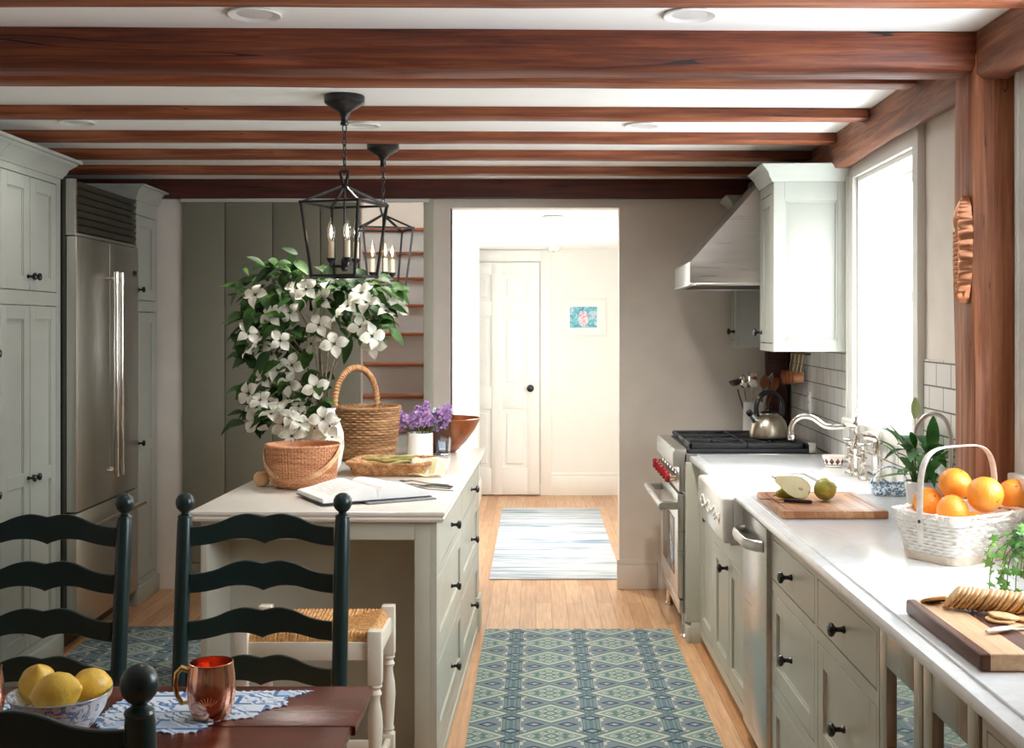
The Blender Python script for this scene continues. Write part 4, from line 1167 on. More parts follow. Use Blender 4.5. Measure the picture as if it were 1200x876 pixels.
# tall brown willow basket with arched handle
b = thing('handled_basket', 'tall brown willow basket with a wrapped arched handle', 'basket', (-.785, 5.47, IZ))
sh = lambda t: (.118+.032*t**.6, .118+.032*t**.6)
m = MB(); weave(m, sh, .238, 20, 24, .0085, .003, 2, 8, .008); m.lathe([(.118, 0), (.118, .006), (.001, .006)], 32); m.build('body', M['willow'], b)
m = MB(); stakes_up(m, sh, .238, 48, .003, .003, 2, .0); m.build('stakes', M['willow'], b)
m = MB(); hoop(m, .151, .151, .243, .007, 48, 2, 36); m.build('rim', M['willow'], b)
hx_, hy_ = .67, -.74
hp = []
for k in range(29):
    a = PI*k/28; q = math.cos(a); h = math.sin(a)
    hp.append((-.057 - .086*q*(1-.04*h), .05 - .098*q*(1-.04*h), .215+.21*h**.72))
m = MB(); m.tube(hp, .0125, 10)
N = 29*8; P = []
def along(t):
    f = t*(len(hp)-1); i = min(int(f), len(hp)-2); return Vector(hp[i]).lerp(Vector(hp[i+1]), f-i)
for k in range(N*2):
    t = k/(N*2-1); c = along(t); a = t*2*PI*38
    d = (along(min(1, t+.01)) - along(max(0, t-.01))).normalized(); u = d.orthogonal().normalized(); u = (Vector((hy_, -hx_, 0)) - d*d.dot(Vector((hy_, -hx_, 0)))).normalized(); w_ = d.cross(u)
    P.append(c + u*math.cos(a)*.0135 + w_*math.sin(a)*.0135)
m.tube(P, .0032, 5); m.build('handle', M['paleWillow'], b)

# willow tray with green beans, napkin
TRL = (-.605, 4.99, IZ); TRZ = math.radians(-5)
b = thing('wicker_tray', 'shallow rectangular willow tray holding green beans', 'tray', TRL, TRZ)
sh = lambda t: (.150+.026*t, .125+.026*t)
m = MB(); weave(m, sh, .048, 6, 44, .005, .003, 5, 6, .008); m.box(-.149, .149, -.124, .124, .0, .008, .002); m.build('body', M['paleWillow'], b)
m = MB(); hoop(m, .177, .152, .051, .006, 80, 5, 44); m.build('rim', M['paleWillow'], b)
rnd = random.Random(7)
bm_ = wicker('green_bean_skin', S(150,150,84), S(186,182,116), S(206,202,144), 14)
for k in range(18):
    x, y, a = rnd.uniform(-.10, .09), rnd.uniform(-.09, .08), rnd.uniform(-.6, .6) + (PI if rnd.random() < .5 else 0)
    L = rnd.uniform(.09, .13); z = .036 + (k//6)*.011 + rnd.uniform(0, .004)
    m = MB(); m.tube([(L*(t-.5), .014*math.sin(PI*t)*rnd.choice((-1, 1)) if i == -1 else .012*math.sin(PI*t), .003*math.sin(5*t)) for i, t in enumerate([q/9 for q in range(10)])], [.001, .004, .0058, .006, .0062, .006, .006, .0058, .004, .001], 8)
    p = Matrix.Rotation(TRZ, 4, 'Z') @ Vector((x, y, z)) + Vector(TRL)
    o = m.build('green_bean', bm_, None, p, a); tag(o, 'pale green bean lying in the willow tray', 'green bean', 'green beans in the tray')
def napkin_mat():
    t = NT('yellow_striped_cloth'); o = t.sep(t.obj())
    s_ = t.ma('FRACT', t.ma('MULTIPLY', o[0], 26.0))
    return t.set(t.ramp(s_, [(.0, S(232,222,168)), (.3, S(236,230,194)), (.34, S(240,238,226)), (.62, S(238,236,222)), (.66, S(212,206,164)), (.72, S(234,228,188))], 'CONSTANT'), .85, 0.0)
m = MB()
def nap(u, v):
    x = -.075+.15*u; y = -.09+.18*v
    z = .060 if v > .45 else .060 - .052*min(1, (.45-v)/.3)**1.3
    return (x + .02*(1-v), y, z + .004*math.sin(u*9+v*3) + .002*math.sin(v*17))
m.grid(nap, 18, 20)
o = m.build('napkin', napkin_mat(), None, (-.455, 4.92, IZ+.002), math.radians(-12)); md = o.modifiers.new('thickness', 'SOLIDIFY'); md.thickness = .003
tag(o, 'folded yellow striped napkin draped over the right end of the willow tray', 'napkin')

# open cookbook on a thin grey magazine
BK = (-.625, 4.265); BA = math.radians(29)
m = MB(); m.box(-.12, .14, -.15, .15, 0, .006, .001)
o = m.build('magazine', paint('grey_cover', S(128,128,126), .4, .05, 0), None, (BK[0]+.075, BK[1]+.01, IZ+.0005), BA); tag(o, 'thin grey magazine lying under the open book', 'magazine')
bk = thing('book', 'open book with white pages, lying near the front edge of the island', 'book', (BK[0], BK[1], IZ+.008), BA)
m = MB(); m.box(-.205, .205, -.148, .148, 0, .003, .001); m.build('cover', paint('book_cover', S(70,70,72), .5, .05, 0), bk)
def page_mat():
    t = NT('printed_page'); o = t.sep(t.obj())
    line = t.ma('GREATER_THAN', t.ma('SINE', t.ma('MULTIPLY', o[1], 900.0)), .35)
    ax = t.ma('ABSOLUTE', o[0]); inx = t.ma('MULTIPLY', t.ma('GREATER_THAN', ax, .03), t.ma('LESS_THAN', ax, .165)); iny = t.ma('LESS_THAN', t.ma('ABSOLUTE', o[1]), .115)
    word = t.ma('GREATER_THAN', t.noise(t.obj((90, 14, 1)), 1, 1), .42)
    f = t.ma('MULTIPLY', t.ma('MULTIPLY', line, word), t.ma('MULTIPLY', inx, iny))
    return t.set(t.mix(t.ma('MULTIPLY', f, .4), S(244,243,240), S(120,120,124)), .6, 0.0)
pm_ = page_mat()
for s in (-1, 1):
    m = MB(); prof = [(.0, .008), (.006, .034), (.02, .046), (.05, .048), (.1, .038), (.15, .026), (.2, .018)]
    P = smooth_line([(x, 0, z) for x, z in prof], 4)
    R = [[(s*p.x, y, z) for y, z in ((-.142, .0031), (.142, .0031), (.142, p.z), (-.142, p.z))] for p in P]
    m.rings(R); m.build('page_block', pm_, bk, None, 0, 50)
# cutlery
steelware = metal('cutlery_steel', S(170,168,164), .16)
def cutlery(kind, label, x, y, a):
    m = MB()
    if kind == 'fork':
        m.tube([(0, -.09, .004), (0, 0, .005), (0, .05, .010), (0, .066, .009)], [(.0045, .0016), (.0026, .0016), (.0032, .0016), (.010, .0014)], 8, flat=(1, 0, 0))
        for q in (-1.5, -.5, .5, 1.5): m.tube([(q*.0055, .064, .009), (q*.0056, .085, .006), (q*.005, .105, .009)], [.0017, .0016, .0008], 6)
    elif kind == 'knife':
        m.tube([(0, -.10, .004), (0, -.02, .005), (0, .0, .004)], [(.0065, .004), (.0055, .0035), (.005, .003)], 8, flat=(1, 0, 0)); m.prism([(-.0065, 0), (.0065, 0), (.0075, .07), (.004, .105), (-.004, .112)], .003, .0045, 'z')
    else:
        m.tube([(0, -.09, .004), (0, 0, .005), (0, .055, .011)], [(.005, .0016), (.0026, .0016), (.0034, .0016)], 8, flat=(1, 0, 0)); m.ball((0, .078, .008), .024, (.72, 1, .22), 14, 8)
    o = m.build(kind, steelware, None, (x, y, IZ+.0008), a); o.scale = (1.5, 1.12, 1.3); tag(o, label, 'cutlery', 'cutlery beside the book')
cutlery('fork', 'steel fork lying farthest from the book, nearest the napkin', -.43, 4.60, 1.15)
cutlery('knife', 'steel knife lying second from the napkin', -.425, 4.545, 1.2)
cutlery('fork', 'steel fork lying third from the napkin', -.415, 4.49, 1.1)
cutlery('spoon', 'steel spoon lying closest to the open book', -.405, 4.43, 1.2)

# white pot of lilac, glass vase, wooden bowl
pt = thing('flower_pot', 'white cylindrical pot holding purple lilac', 'pot', (-.55, 5.58, IZ))
m = MB(); m.lathe([(.055, 0), (.061, .003), (.0625, .01), (.0625, .114), (.060, .116), (.0575, .114), (.057, .02), (.001, .018)], 36); m.build('body', M['china'], pt)
li = thing('lilac_bouquet', 'purple lilac blossom in the white pot', 'flowers', (-.55, 5.58, IZ+.02))
rnd = random.Random(12)
pur = wicker('lilac_petal', S(130,84,150), S(172,132,190), S(218,190,218), 60)
pan = []
for k in range(16):
    a = rnd.uniform(0, 2*PI); rr = .125*math.sqrt(rnd.random()); pan.append((rr*math.cos(a), rr*math.sin(a)*.8, .150+rnd.uniform(-.01, .06)-.2*rr))
for (x, y, z) in pan:
    m = MB(); d = Vector((x, y, .12)).normalized()
    for q in range(95):
        t = rnd.random(); w = .040*(1-t*.75); a = rnd.uniform(0, 2*PI); u = d.orthogonal().normalized(); v_ = d.cross(u)
        c = Vector((x, y, z)) + d*(.075*t-.02) + (u*math.cos(a)+v_*math.sin(a))*w*math.sqrt(rnd.random())
        e1 = Vector((rnd.uniform(-1, 1), rnd.uniform(-1, 1), rnd.uniform(-1, 1))).normalized(); e2 = e1.orthogonal().normalized(); s_ = .0068
        ctr = m.v(c)
        for e, f_ in ((e1, e2), (e2, -e1), (-e1, -e2), (-e2, e1)):
            m.f([ctr, m.v(c+(e*.75+f_*.45)*s_ + e1.cross(e2)*.002), m.v(c+e*s_*1.25), m.v(c+(e*.75-f_*.45)*s_ + e1.cross(e2)*.002)])
    m.build('blossom', pur, li)
m = MB()
for (x, y, z) in pan: m.tube([(x*.25, y*.25, 0), (x*.4, y*.4, .09), (x, y, z)], .0022, 5)
m.build('stem', paint('green_stem', S(74,104,52), .5), li)
gv = thing('glass_vase', 'empty clear glass vase flaring upward, behind the lilac pot', 'vase', (-.445, 5.66, IZ))
m = MB(); m.lathe([(.001, 0), (.034, 0), (.036, .004), (.034, .012), (.040, .10), (.052, .225), (.0545, .226), (.054, .222), (.0425, .10), (.033, .022), (.001, .02)], 6); m.build('body', M['vaseglass'], gv, None, .3, 20)
wb = thing('wooden_bowl', 'large reddish-brown wooden bowl at the far end of the island', 'bowl', (-.475, 5.83, IZ))
m = MB(); m.lathe([(.001, 0), (.075, 0), (.085, .006), (.13, .05), (.172, .108), (.198, .158), (.200, .165), (.194, .168), (.165, .112), (.12, .055), (.07, .022), (.001, .018)], 48); m.build('body', M['bowlwood'], wb)
for i, (dx, dy, a, c, lb_) in enumerate(((-.02, .0, .2, S(120,118,114), 'grey book lying flat behind the wicker tray, lower of two'), (-.03, .01, .05, S(214,210,204), 'pale book lying flat behind the wicker tray, upper of two'))):
    m = MB(); m.box(-.075, .075, -.055, .055, 0, .012, .002); cv = m.build('book', paint('book_cloth', c, .5, .04, 0), None, (-.655+dx, 5.30+dy, IZ+.0005+i*.0125), a); tag(cv, lb_, 'book', 'books behind the tray')

# ---- dogwood in a white vase
VL = Vector((-.880, 4.86, IZ))
vs = thing('white_vase', 'round white ceramic vase holding the flowering dogwood', 'vase', VL)
m = MB(); m.lathe([(.05, 0), (.056, .004), (.075, .05), (.088, .12), (.086, .18), (.07, .225), (.052, .255), (.05, .27), (.057, .283), (.054, .285), (.046, .27), (.048, .255), (.066, .22), (.08, .17), (.07, .05), (.001, .03)], 36); m.build('body', M['china'], vs)
dg = thing('dogwood_branches', 'flowering dogwood branches with large white four-petalled blossoms', 'flowers', VL)
FL = [(145,240),(325,210),(360,216),(320,247),(445,195),(598,232),(618,272),(700,310),(755,287),(215,325),(292,315),(112,405),(250,435),(415,368),(468,358),(385,450),(480,450),(640,415),(652,458),(540,290),(430,255),(130,470),(168,465),(215,490),(300,540),(240,565),(180,595),(292,622),(118,660),(165,690),(150,720),(212,750),(238,732),(330,715),(302,765),(332,785),(262,792),(400,632),(330,830),(400,808),(432,770),(300,845),(292,700),(412,845),(462,800),(470,845),(365,800),(590,375),(150,775),(200,700)]
rnd = random.Random(21)
def pix(cx, cy, Y): return at(cx/3.65+260, cy/3.65+280, Y) - VL
fm = wicker('dogwood_bract', S(206,204,180), S(234,232,216), S(244,243,234), 22)
fc = paint('dogwood_centre', S(58,66,36), .6)
def flower_mesh():
    m = MB()
    for k in range(4):
        a = PI/2*k; ca, sa = math.cos(a), math.sin(a); Lk = .050 if k % 2 == 0 else .046
        def fn(u, v):
            t = v; w = .0185*math.sin(PI*min(1, t**.95*.985+.012))**.9*(1 if k % 2 else 1.12); s_ = (u*2-1)*w
            x = .004 + Lk*t; z = .012*math.sin(t*PI*.8) - (.022 if k % 2 else .008)*t**2.5 + .006*abs(u*2-1)**2*(.4+t*.4)
            return (x*ca - s_*sa, x*sa + s_*ca, z)
        m.grid(fn, 4, 6)
    return m
mm = flower_mesh(); proto = None
for i, (cx, cy) in enumerate(FL):
    Y = 4.77 + rnd.uniform(-.07, .06)
    p = pix(cx, cy, Y)
    sc = rnd.uniform(.92, 1.2)
    rot = (math.radians(rnd.uniform(5, 95)), math.radians(rnd.uniform(-50, 50)), rnd.uniform(-.7, .7))
    if proto is None:
        proto = mm.build('flower', fm, dg, None, 0, 60)
        m = MB()
        for q in range(9): m.ball((.004*math.cos(q*2.4)*math.sqrt(q/9), .004*math.sin(q*2.4)*math.sqrt(q/9), .005), .0026, (1, 1, 1), 6, 4)
        c0 = m.build('flower_centre', fc, proto)
        o = proto
    else:
        o = proto.copy(); COL.objects.link(o); o.parent = dg
        c = c0.copy(); COL.objects.link(c); c.parent = o
    o.location = p; o.rotation_euler = rot; o.scale = (sc, sc, sc)
# leaves
def leaf(m, base, d, up, L, w, fold=.25, droop=.3):
    d = d.normalized(); s_ = d.cross(up).normalized(); n = s_.cross(d)
    N = 6; row = []
    for i in range(N+1):
        t = i/N; ww = w*math.sin(PI*min(1, (t*.94+.03)))**.8*(1-.35*t); c = base + d*L*t - Vector((0, 0, 1))*droop*L*t*t
        row.append((m.v(c + s_*ww + n*ww*fold), m.v(c), m.v(c - s_*ww + n*ww*fold)))
    for a, b_ in zip(row, row[1:]):
        m.f([a[0], a[1], b_[1], b_[0]]); m.f([a[1], a[2], b_[2], b_[1]])
def leaf_mat(name, c0, c1, c2):
    t = NT(name); n = t.noise(t.obj(), 9, 3)
    t.bump(t.noise(t.obj(), 60, 2), .2, .003)
    m_ = t.set(t.ramp(n, [(.3, c0), (.5, c1), (.7, c2)]), .52, 0.0)
    t.b.inputs['Specular IOR Level'].default_value = .25
    return m_
M['dogleaf'] = leaf_mat('dogwood_leaf', S(22,46,17), S(44,76,28), S(80,120,50))
m = MB()
EL = [(225,200,145,95,70),(560,225,200,80,70),(170,370,110,90,40),(290,400,130,120,36),(590,370,90,60,26),(180,520,110,90,30),(270,500,120,90,26),(390,640,75,95,26),(220,660,140,110,40),(150,740,95,70,18),(300,110,40,60,8),(640,200,100,60,22),(420,180,120,60,24),(690,340,45,50,8)]
for cx, cy, rx, ry, cnt in EL:
    for k in range(cnt):
        a = rnd.uniform(0, 2*PI); q = math.sqrt(rnd.random())
        x, y = cx+rx*q*math.cos(a), cy+ry*q*math.sin(a)
        p = pix(x, y, 4.89+rnd.uniform(-.12, .13))
        dx = (x-380)/400 + rnd.uniform(-.9, .9); dz = rnd.uniform(-.7, .6)
        leaf(m, p, Vector((dx, rnd.uniform(-1, .6), dz)), Vector((rnd.uniform(-.3, .3), -.6, 1)), rnd.uniform(.06, .095), rnd.uniform(.022, .033), rnd.uniform(.1, .4), rnd.uniform(.1, .6))
m.build('foliage', M['dogleaf'], dg, None, 0, 60, True)
m = MB()
mouth = Vector((0, 0, .26))
for tx, ty, dy, r in ((410,380,0,.0045),(230,200,.02,.004),(560,220,.03,.004),(690,320,-.03,.003),(150,350,-.02,.0035),(120,560,-.06,.003),(180,700,-.09,.003),(320,120,.05,.0035),(640,420,.02,.0028),(250,470,-.07,.003),(390,640,-.06,.003),(440,200,.03,.003),(105,660,-.05,.0026)):
    e = pix(tx, ty, 4.86+dy); knee = Vector((e.x*.2, e.y*.3, .26+max(.06, (e.z-.26)*.55)))
    P = smooth_line([Vector((e.x*.02, 0, .06)), mouth+Vector((e.x*.06, 0, 0)), knee, e.lerp(knee, .4)+Vector((0, 0, .05)), e], 6)
    m.tube(P, [r*(1.2-.8*i/len(P)) for i in range(len(P))], 6)
    for q in range(4):
        c = P[rnd.randrange(len(P)//2, len(P))]; m.tube([c, c+Vector((rnd.uniform(-.07, .07), rnd.uniform(-.06, .05), rnd.uniform(-.03, .08)))], [r*.5, r*.25], 5)
m.build('stem', wicker('dogwood_bark', S(96,80,62), S(140,122,98), S(176,160,136), 40), dg)
# ================================================================= RUGS AND HALL PICTURE
def rug(name, label, loc, rz, w, l, mat, grp=None):
    m = MB(); m.box(-w/2, w/2, 0, l, .0005, .008, .003); o = m.build(name, mat, None, loc, rz); return tag(o, label, 'rug', grp)
rug('rug', 'teal and cream lozenge-patterned runner between the island and the sink cabinets', (.21, 3.2, 0), 0, .93, 2.69, M['rug'])
rug('rug', 'teal lozenge-patterned runner left of the island, in front of the refrigerator', (-1.66, 3.62, 0), math.radians(2), .88, 2.33, M['rug'])
rug('rug', 'pale blue and white striped rug in the bright hall', (.12, 7.06, 0), 0, .80, 2.75, M['hallrug'])
pf = thing('framed_picture', 'small white-framed beach picture on the hall wall beside the door', 'picture', (.427, HY, 1.602))
m = MB(); w, h, q = .205, .168, .016
m.box(-w, -w+q, -.024, 0, -h, h, .002); m.box(w-q, w, -.024, 0, -h, h, .002); m.box(-w+q, w-q, -.024, 0, h-q, h, .002); m.box(-w+q, w-q, -.024, 0, -h, -h+q, .002); m.build('frame', M['white'], pf)
m = MB(); m.box(-w+q, w-q, -.010, 0, -h+q, h-q); m.build('mount', paint('picture_mount', S(244,244,240), .7, .01, 0), pf)
def print_mat():
    t = NT('beach_print'); v = t.obj(); o = t.sep(v)
    n = t.noise(v, 16, 3, .6, 1.2); n2 = t.noise(v, 28, 2)
    sea = t.ramp(n, [(.35, S(60,150,176)), (.5, S(128,196,212)), (.62, S(214,228,232)), (.72, S(170,190,214))])
    fig = t.ma('LESS_THAN', t.ma('ADD', t.ma('POWER', t.ma('DIVIDE', t.ma('SUBTRACT', o[0], .0), .045), 2.0), t.ma('POWER', t.ma('DIVIDE', t.ma('ADD', o[2], .015), .08), 2.0)), t.ma('MULTIPLY_ADD', n2, 1.2, .3))
    col = t.mix(fig, sea, t.ramp(n2, [(.4, S(226,170,190)), (.5, S(246,238,240)), (.65, S(200,150,178))]))
    return t.set(col, .5, 0.0)
m = MB(); m.box(-.122, .122, -.0125, -.0095, -.095, .092); m.build('print', print_mat(), pf)

# ================================================================= RANGE TOP AND BACK CORNER
GZ = .949
kt = thing('kettle', 'brushed steel kettle with an arched black handle on the range', 'kettle', (1.19, 6.02, GZ), math.radians(200))
m = MB(); m.lathe([(.001, 0), (.092, 0), (.098, .004), (.099, .012), (.098, .03), (.093, .06), (.083, .088), (.066, .111), (.048, .122), (.046, .126), (.001, .126)], 44); m.build('body', metal('kettle_steel', S(186,176,160), .3, (120, 120, 1.5)), kt)
m = MB(); m.lathe([(.046, .124), (.045, .131), (.03, .138), (.012, .141), (.009, .147), (.014, .153), (.014, .160), (.008, .165), (.001, .165)], 28); m.build('lid', M['knob'], kt)
m = MB(); m.tube([(.066, 0, .085), (.088, 0, .108), (.104, 0, .125), (.112, 0, .132)], [.022, .017, .0135, .013], 16); m.build('spout', M['steelh'], kt)
m = MB(); m.tube([(.104, 0, .122), (.118, 0, .139)], [.0155, .0165], 14); m.build('whistle', M['knob'], kt)
hp = smooth_line([(.066, 0, .108), (.074, 0, .150), (.058, 0, .205), (.012, 0, .232), (-.04, 0, .222), (-.072, 0, .185), (-.078, 0, .14), (-.072, 0, .112)], 5)
m = MB(); m.tube(hp, [(.0115, .0135)]*len(hp), 12, flat=(0, 1, 0)); m.build('handle', M['knob'], kt)

ck = thing('utensil_crock', 'white ceramic crock holding kitchen utensils in the back corner', 'crock', (1.225, 6.63, .90))
m = MB(); m.lathe([(.05, 0), (.058, .003), (.060, .012), (.060, .185), (.062, .192), (.059, .196), (.055, .192), (.055, .02), (.001, .016)], 32); m.build('body', M['china'], ck)
ut = M['bowlwood']; grey_ = M['chrome']
def utensil(name, label, mat, dx, dy, tilt, turn, head):
    m = MB()
    m.tube([(0, 0, 0), (0, 0, .2), (0, 0, .25)], [.005, .005, .004], 8)
    if head == 'spoon': m.ball((0, 0, .285), .04, (.62, .2, 1), 14, 8)
    elif head == 'ladle':
        m.rings([[(r*math.cos(2*PI*j/16), r*math.sin(2*PI*j/16)*1.0, .27+z) for j in range(16)] for r, z in ((.001, 0), (.022, .004), (.035, .018), (.04, .035), (.037, .034), (.02, .008), (.001, .005))])
    elif head == 'turner': m.box(-.032, .032, -.002, .002, .25, .335, .0015)
    elif head == 'whisk':
        for q in range(6):
            a = q*PI/6; m.tube([(0, 0, .22), (.028*math.cos(a), .028*math.sin(a), .29), (0, 0, .345), (-.028*math.cos(a), -.028*math.sin(a), .29), (0, 0, .22)], .0013, 5)
    o = m.build(name, mat, None, (1.225+dx, 6.63+dy, .925)); o.rotation_euler = (math.radians(tilt)*math.sin(turn), math.radians(tilt)*math.cos(turn), turn*.3)
    tag(o, label, 'utensil', 'utensils in the crock')
utensil('ladle', 'dark steel ladle leaning out to the left of the crock', M['steeldark'], -.02, 0, -16, 0, 'ladle')
utensil('spoon', 'large steel spoon leaning left in the crock', grey_, -.015, -.02, -9, .4, 'spoon')
utensil('turner', 'grey slotted turner standing upright in the crock', grey_, .005, .02, -2, .2, 'turner')
utensil('spoon', 'wooden spoon leaning right in the crock', ut, .02, 0, 9, -.2, 'spoon')
utensil('whisk', 'wire whisk leaning right behind the kettle handle', M['chrome'], .02, .02, 15, .3, 'whisk')
utensil('spoon', 'second wooden spoon leaning farthest right in the crock', ut, .025, -.02, 19, -.1, 'spoon')

# copper measuring cups on a rail against the tiles
hr = thing('utensil_rail', 'slim dark rail with hooks on the tiled wall below the cabinet', 'rail', wallpt(6.36, .012, 1.372), WA)
m = MB(); m.cyl((-.018, -.2, 0), (-.018, .22, 0), .004, n=10)
for y in (-.19, .21): m.cyl((.004, y, 0), (-.018, y, 0), .004, n=8)
m.build('bar', M['black'], hr)
cups = ['largest copper measuring cup, hung farthest from the window', 'second copper measuring cup on the rail', 'third copper measuring cup on the rail', 'smallest copper measuring cup, hung nearest the window']
for k in range(4):
    r_ = .040 - .004*k; y = .165 - .105*k
    p = Matrix.Rotation(WA, 4, 'Z') @ Vector((-.018, y, 0)) + Vector(wallpt(6.36, .012, 1.372))
    c = thing('measuring_cup', cups[k], 'measuring cup', p, WA, 'copper measuring cups')
    mm_ = Matrix.Translation((-.022, 0, -.095-r_)) @ Matrix.Rotation(-PI/2, 4, 'Y')
    m = MB(mm_); m.lathe([(.001, -.014), (r_*.85, -.014), (r_*.95, -.010), (r_, .040), (r_*.95, .040), (r_*.88, -.008), (.001, -.011)], 28); m.build('bowl', M['copperold'], c)
    m = MB(); m.tube([(-.022, 0, -.095), (-.014, 0, -.055), (-.0085, 0, -.006)], [(.008, .0018), (.006, .0018), (.006, .0018)], 8, flat=(0, 1, 0)); m.tube([(-.0085+.0045*math.cos(a*PI/5), 0, .0045+.0065*math.sin(a*PI/5)-.006) for a in range(10)], .0012, 5, True); m.build('handle', M['brass'], c)
oc = thing('outlet', 'white electrical outlet plate on the tiled wall behind the kettle', 'outlet', wallpt(6.18, .0085, 1.12), WA)
m = MB(); m.box(-.006, 0, -.036, .036, -.058, .058, .003); m.build('plate', M['china'], oc)
for z in (-.022, .022):
    m = MB(); m.box(-.0075, -.005, -.017, .017, z-.015, z+.015, .002); m.build('socket', M['trimwhite'], oc)

# ================================================================= SINK AREA
CZ = .90
fa = thing('bridge_faucet', 'polished nickel bridge faucet with a long curved spout and side spray', 'faucet', (1.325, 4.86, CZ), 0)
def turned(m, x, y, h, r, z0=0):
    m.lathe([(r*2.1, z0), (r*2.1, z0+.004), (r*1.5, z0+.010), (r*1.1, z0+.018), (r, z0+.03), (r, z0+h*.42), (r*1.35, z0+h*.45), (r*1.35, z0+h*.5), (r, z0+h*.53), (r*.9, z0+h*.8), (r*1.25, z0+h*.84), (r*1.25, z0+h*.9), (r*.7, z0+h*.95), (r*.8, z0+h), (.0005, z0+h+.004)], 20, (x, y, 0))
m = MB()
turned(m, 0, -.105, .135, .0125); turned(m, 0, .105, .135, .0125)
m.tube([(0, -.105, .088), (0, 0, .088), (0, .105, .088)], .009, 14)
m.build('bridge', M['chrome'], fa)
m = MB(); turned(m, 0, 0, .245, .0125, 0.0); m.lathe([(.010, .245), (.015, .252), (.008, .262), (.011, .270), (.007, .279), (.001, .283)], 16); m.build('column', M['chrome'], fa)
sp = smooth_line([(0, 0, .205), (-.05, .0, .207), (-.10, .01, .204), (-.135, .015, .212), (-.175, .022, .240), (-.215, .03, .247), (-.245, .036, .232), (-.262, .04, .200), (-.263, .04, .172)], 5)
m = MB(); m.tube(sp, [.0125 - .002*i/len(sp) for i in range(len(sp))], 14); m.lathe([(.0095, .168), (.0125, .164), (.013, .150), (.010, .148), (.001, .148)], 16, (-.263, .04, 0)); m.build('spout', M['chrome'], fa)
for s in (-1, 1):
    m = MB(); m.tube([(-.028, s*.105, .142), (0, s*.105, .140), (.028, s*.105, .142)], [.007, .0045, .007], 10); m.tube([(0, s*.105-.028, .142), (0, s*.105, .140), (0, s*.105+.028, .142)], [.007, .0045, .007], 10); m.build('lever', M['china'] if False else M['chrome'], fa)
ss = thing('side_spray', 'polished nickel side spray standing right of the faucet', 'faucet', (1.335, 4.60, CZ))
m = MB(); m.lathe([(.026, 0), (.026, .004), (.018, .012), (.016, .05), (.019, .055), (.0165, .06), (.001, .062)], 20); m.build('holder', M['chrome'], ss)
m = MB(); m.lathe([(.012, .058), (.0165, .085), (.0185, .12), (.020, .16), (.017, .175)], 20); m.tube([(.0, 0, .17), (-.008, 0, .186), (-.035, .01, .192), (-.05, .014, .19)], [.017, .0185, .018, .016], 16); m.build('spray_head', M['chrome'], ss)
ft = thing('filter_tap', 'small gooseneck filter tap in front of the tiles beside the plant', 'faucet', (1.335, 3.79, CZ), math.radians(10))
m = MB(); m.lathe([(.022, 0), (.022, .004), (.012, .012), (.010, .06), (.013, .064), (.008, .07)], 18)
m.tube(smooth_line([(0, 0, .06), (0, 0, .22), (0, 0, .27), (-.02, .01, .325), (-.06, .03, .335), (-.09, .045, .30), (-.095, .048, .27)], 5), .0075, 12); m.build('body', M['steelh'], ft)
m = MB(); m.tube([(0, 0, .04), (0, -.03, .052), (0, -.055, .058)], [.005, .004, .005], 8); m.build('lever', M['steelh'], ft)

def folk_bowl():
    t = NT('red_green_painted_china'); o = t.sep(t.obj())
    a = t.ma('ARCTAN2', o[1], o[0]); fr_ = t.ma('SUBTRACT', t.ma('FRACT', t.ma('MULTIPLY', a, 11/(2*PI))), .5)
    band = t.ma('DIVIDE', t.ma('SUBTRACT', o[2], .026), .014)
    d = t.ma('ADD', t.ma('MULTIPLY', t.ma('ABSOLUTE', fr_), 2.4), t.ma('ABSOLUTE', band))
    lo = t.ma('LESS_THAN', o[2], .026)
    col = t.mix(t.ma('LESS_THAN', d, 1.05), S(238,236,228), t.mix(lo, S(168,58,52), S(58,70,52)))
    line = t.ma('LESS_THAN', t.ma('ABSOLUTE', t.ma('SUBTRACT', o[2], .011)), .0016)
    return t.set(t.mix(line, col, S(120,60,52)), .15, 0.0)
b = thing('small_bowl', 'small white bowl with a red and green painted border near the faucet', 'bowl', (1.315, 5.20, CZ))
m = MB(); m.lathe([(.032, 0), (.036, .002), (.044, .02), (.050, .046), (.0515, .05), (.049, .049), (.042, .02), (.03, .008), (.001, .006)], 40); m.build('body', folk_bowl(), b)
M['sponge'] = china_pat('blue_spatter_china', S(92,124,156), S(206,216,224), 90)
b = thing('soap_basket', 'blue and white spatterware dish with an arched handle beside the faucet', 'dish', (1.30, 4.33, CZ), math.radians(-4))
m = MB(); R = []
for z, ax, ay in ((0, .058, .034), (.004, .062, .037), (.03, .068, .042), (.042, .072, .045), (.044, .071, .044), (.03, .064, .038), (.008, .057, .033)):
    R.append([(*superr(2*PI*j/48, ax, ay, 4), z) for j in range(48)])
m.rings(R); m.build('body', M['sponge'], b)
m = MB(); m.tube([(.066*math.cos(PI*k/18), 0, .036+.068*math.sin(PI*k/18)) for k in range(19)], [(.0065, .0035)]*19, 10, flat=(0, 1, 0)); m.build('handle', M['sponge'], b)

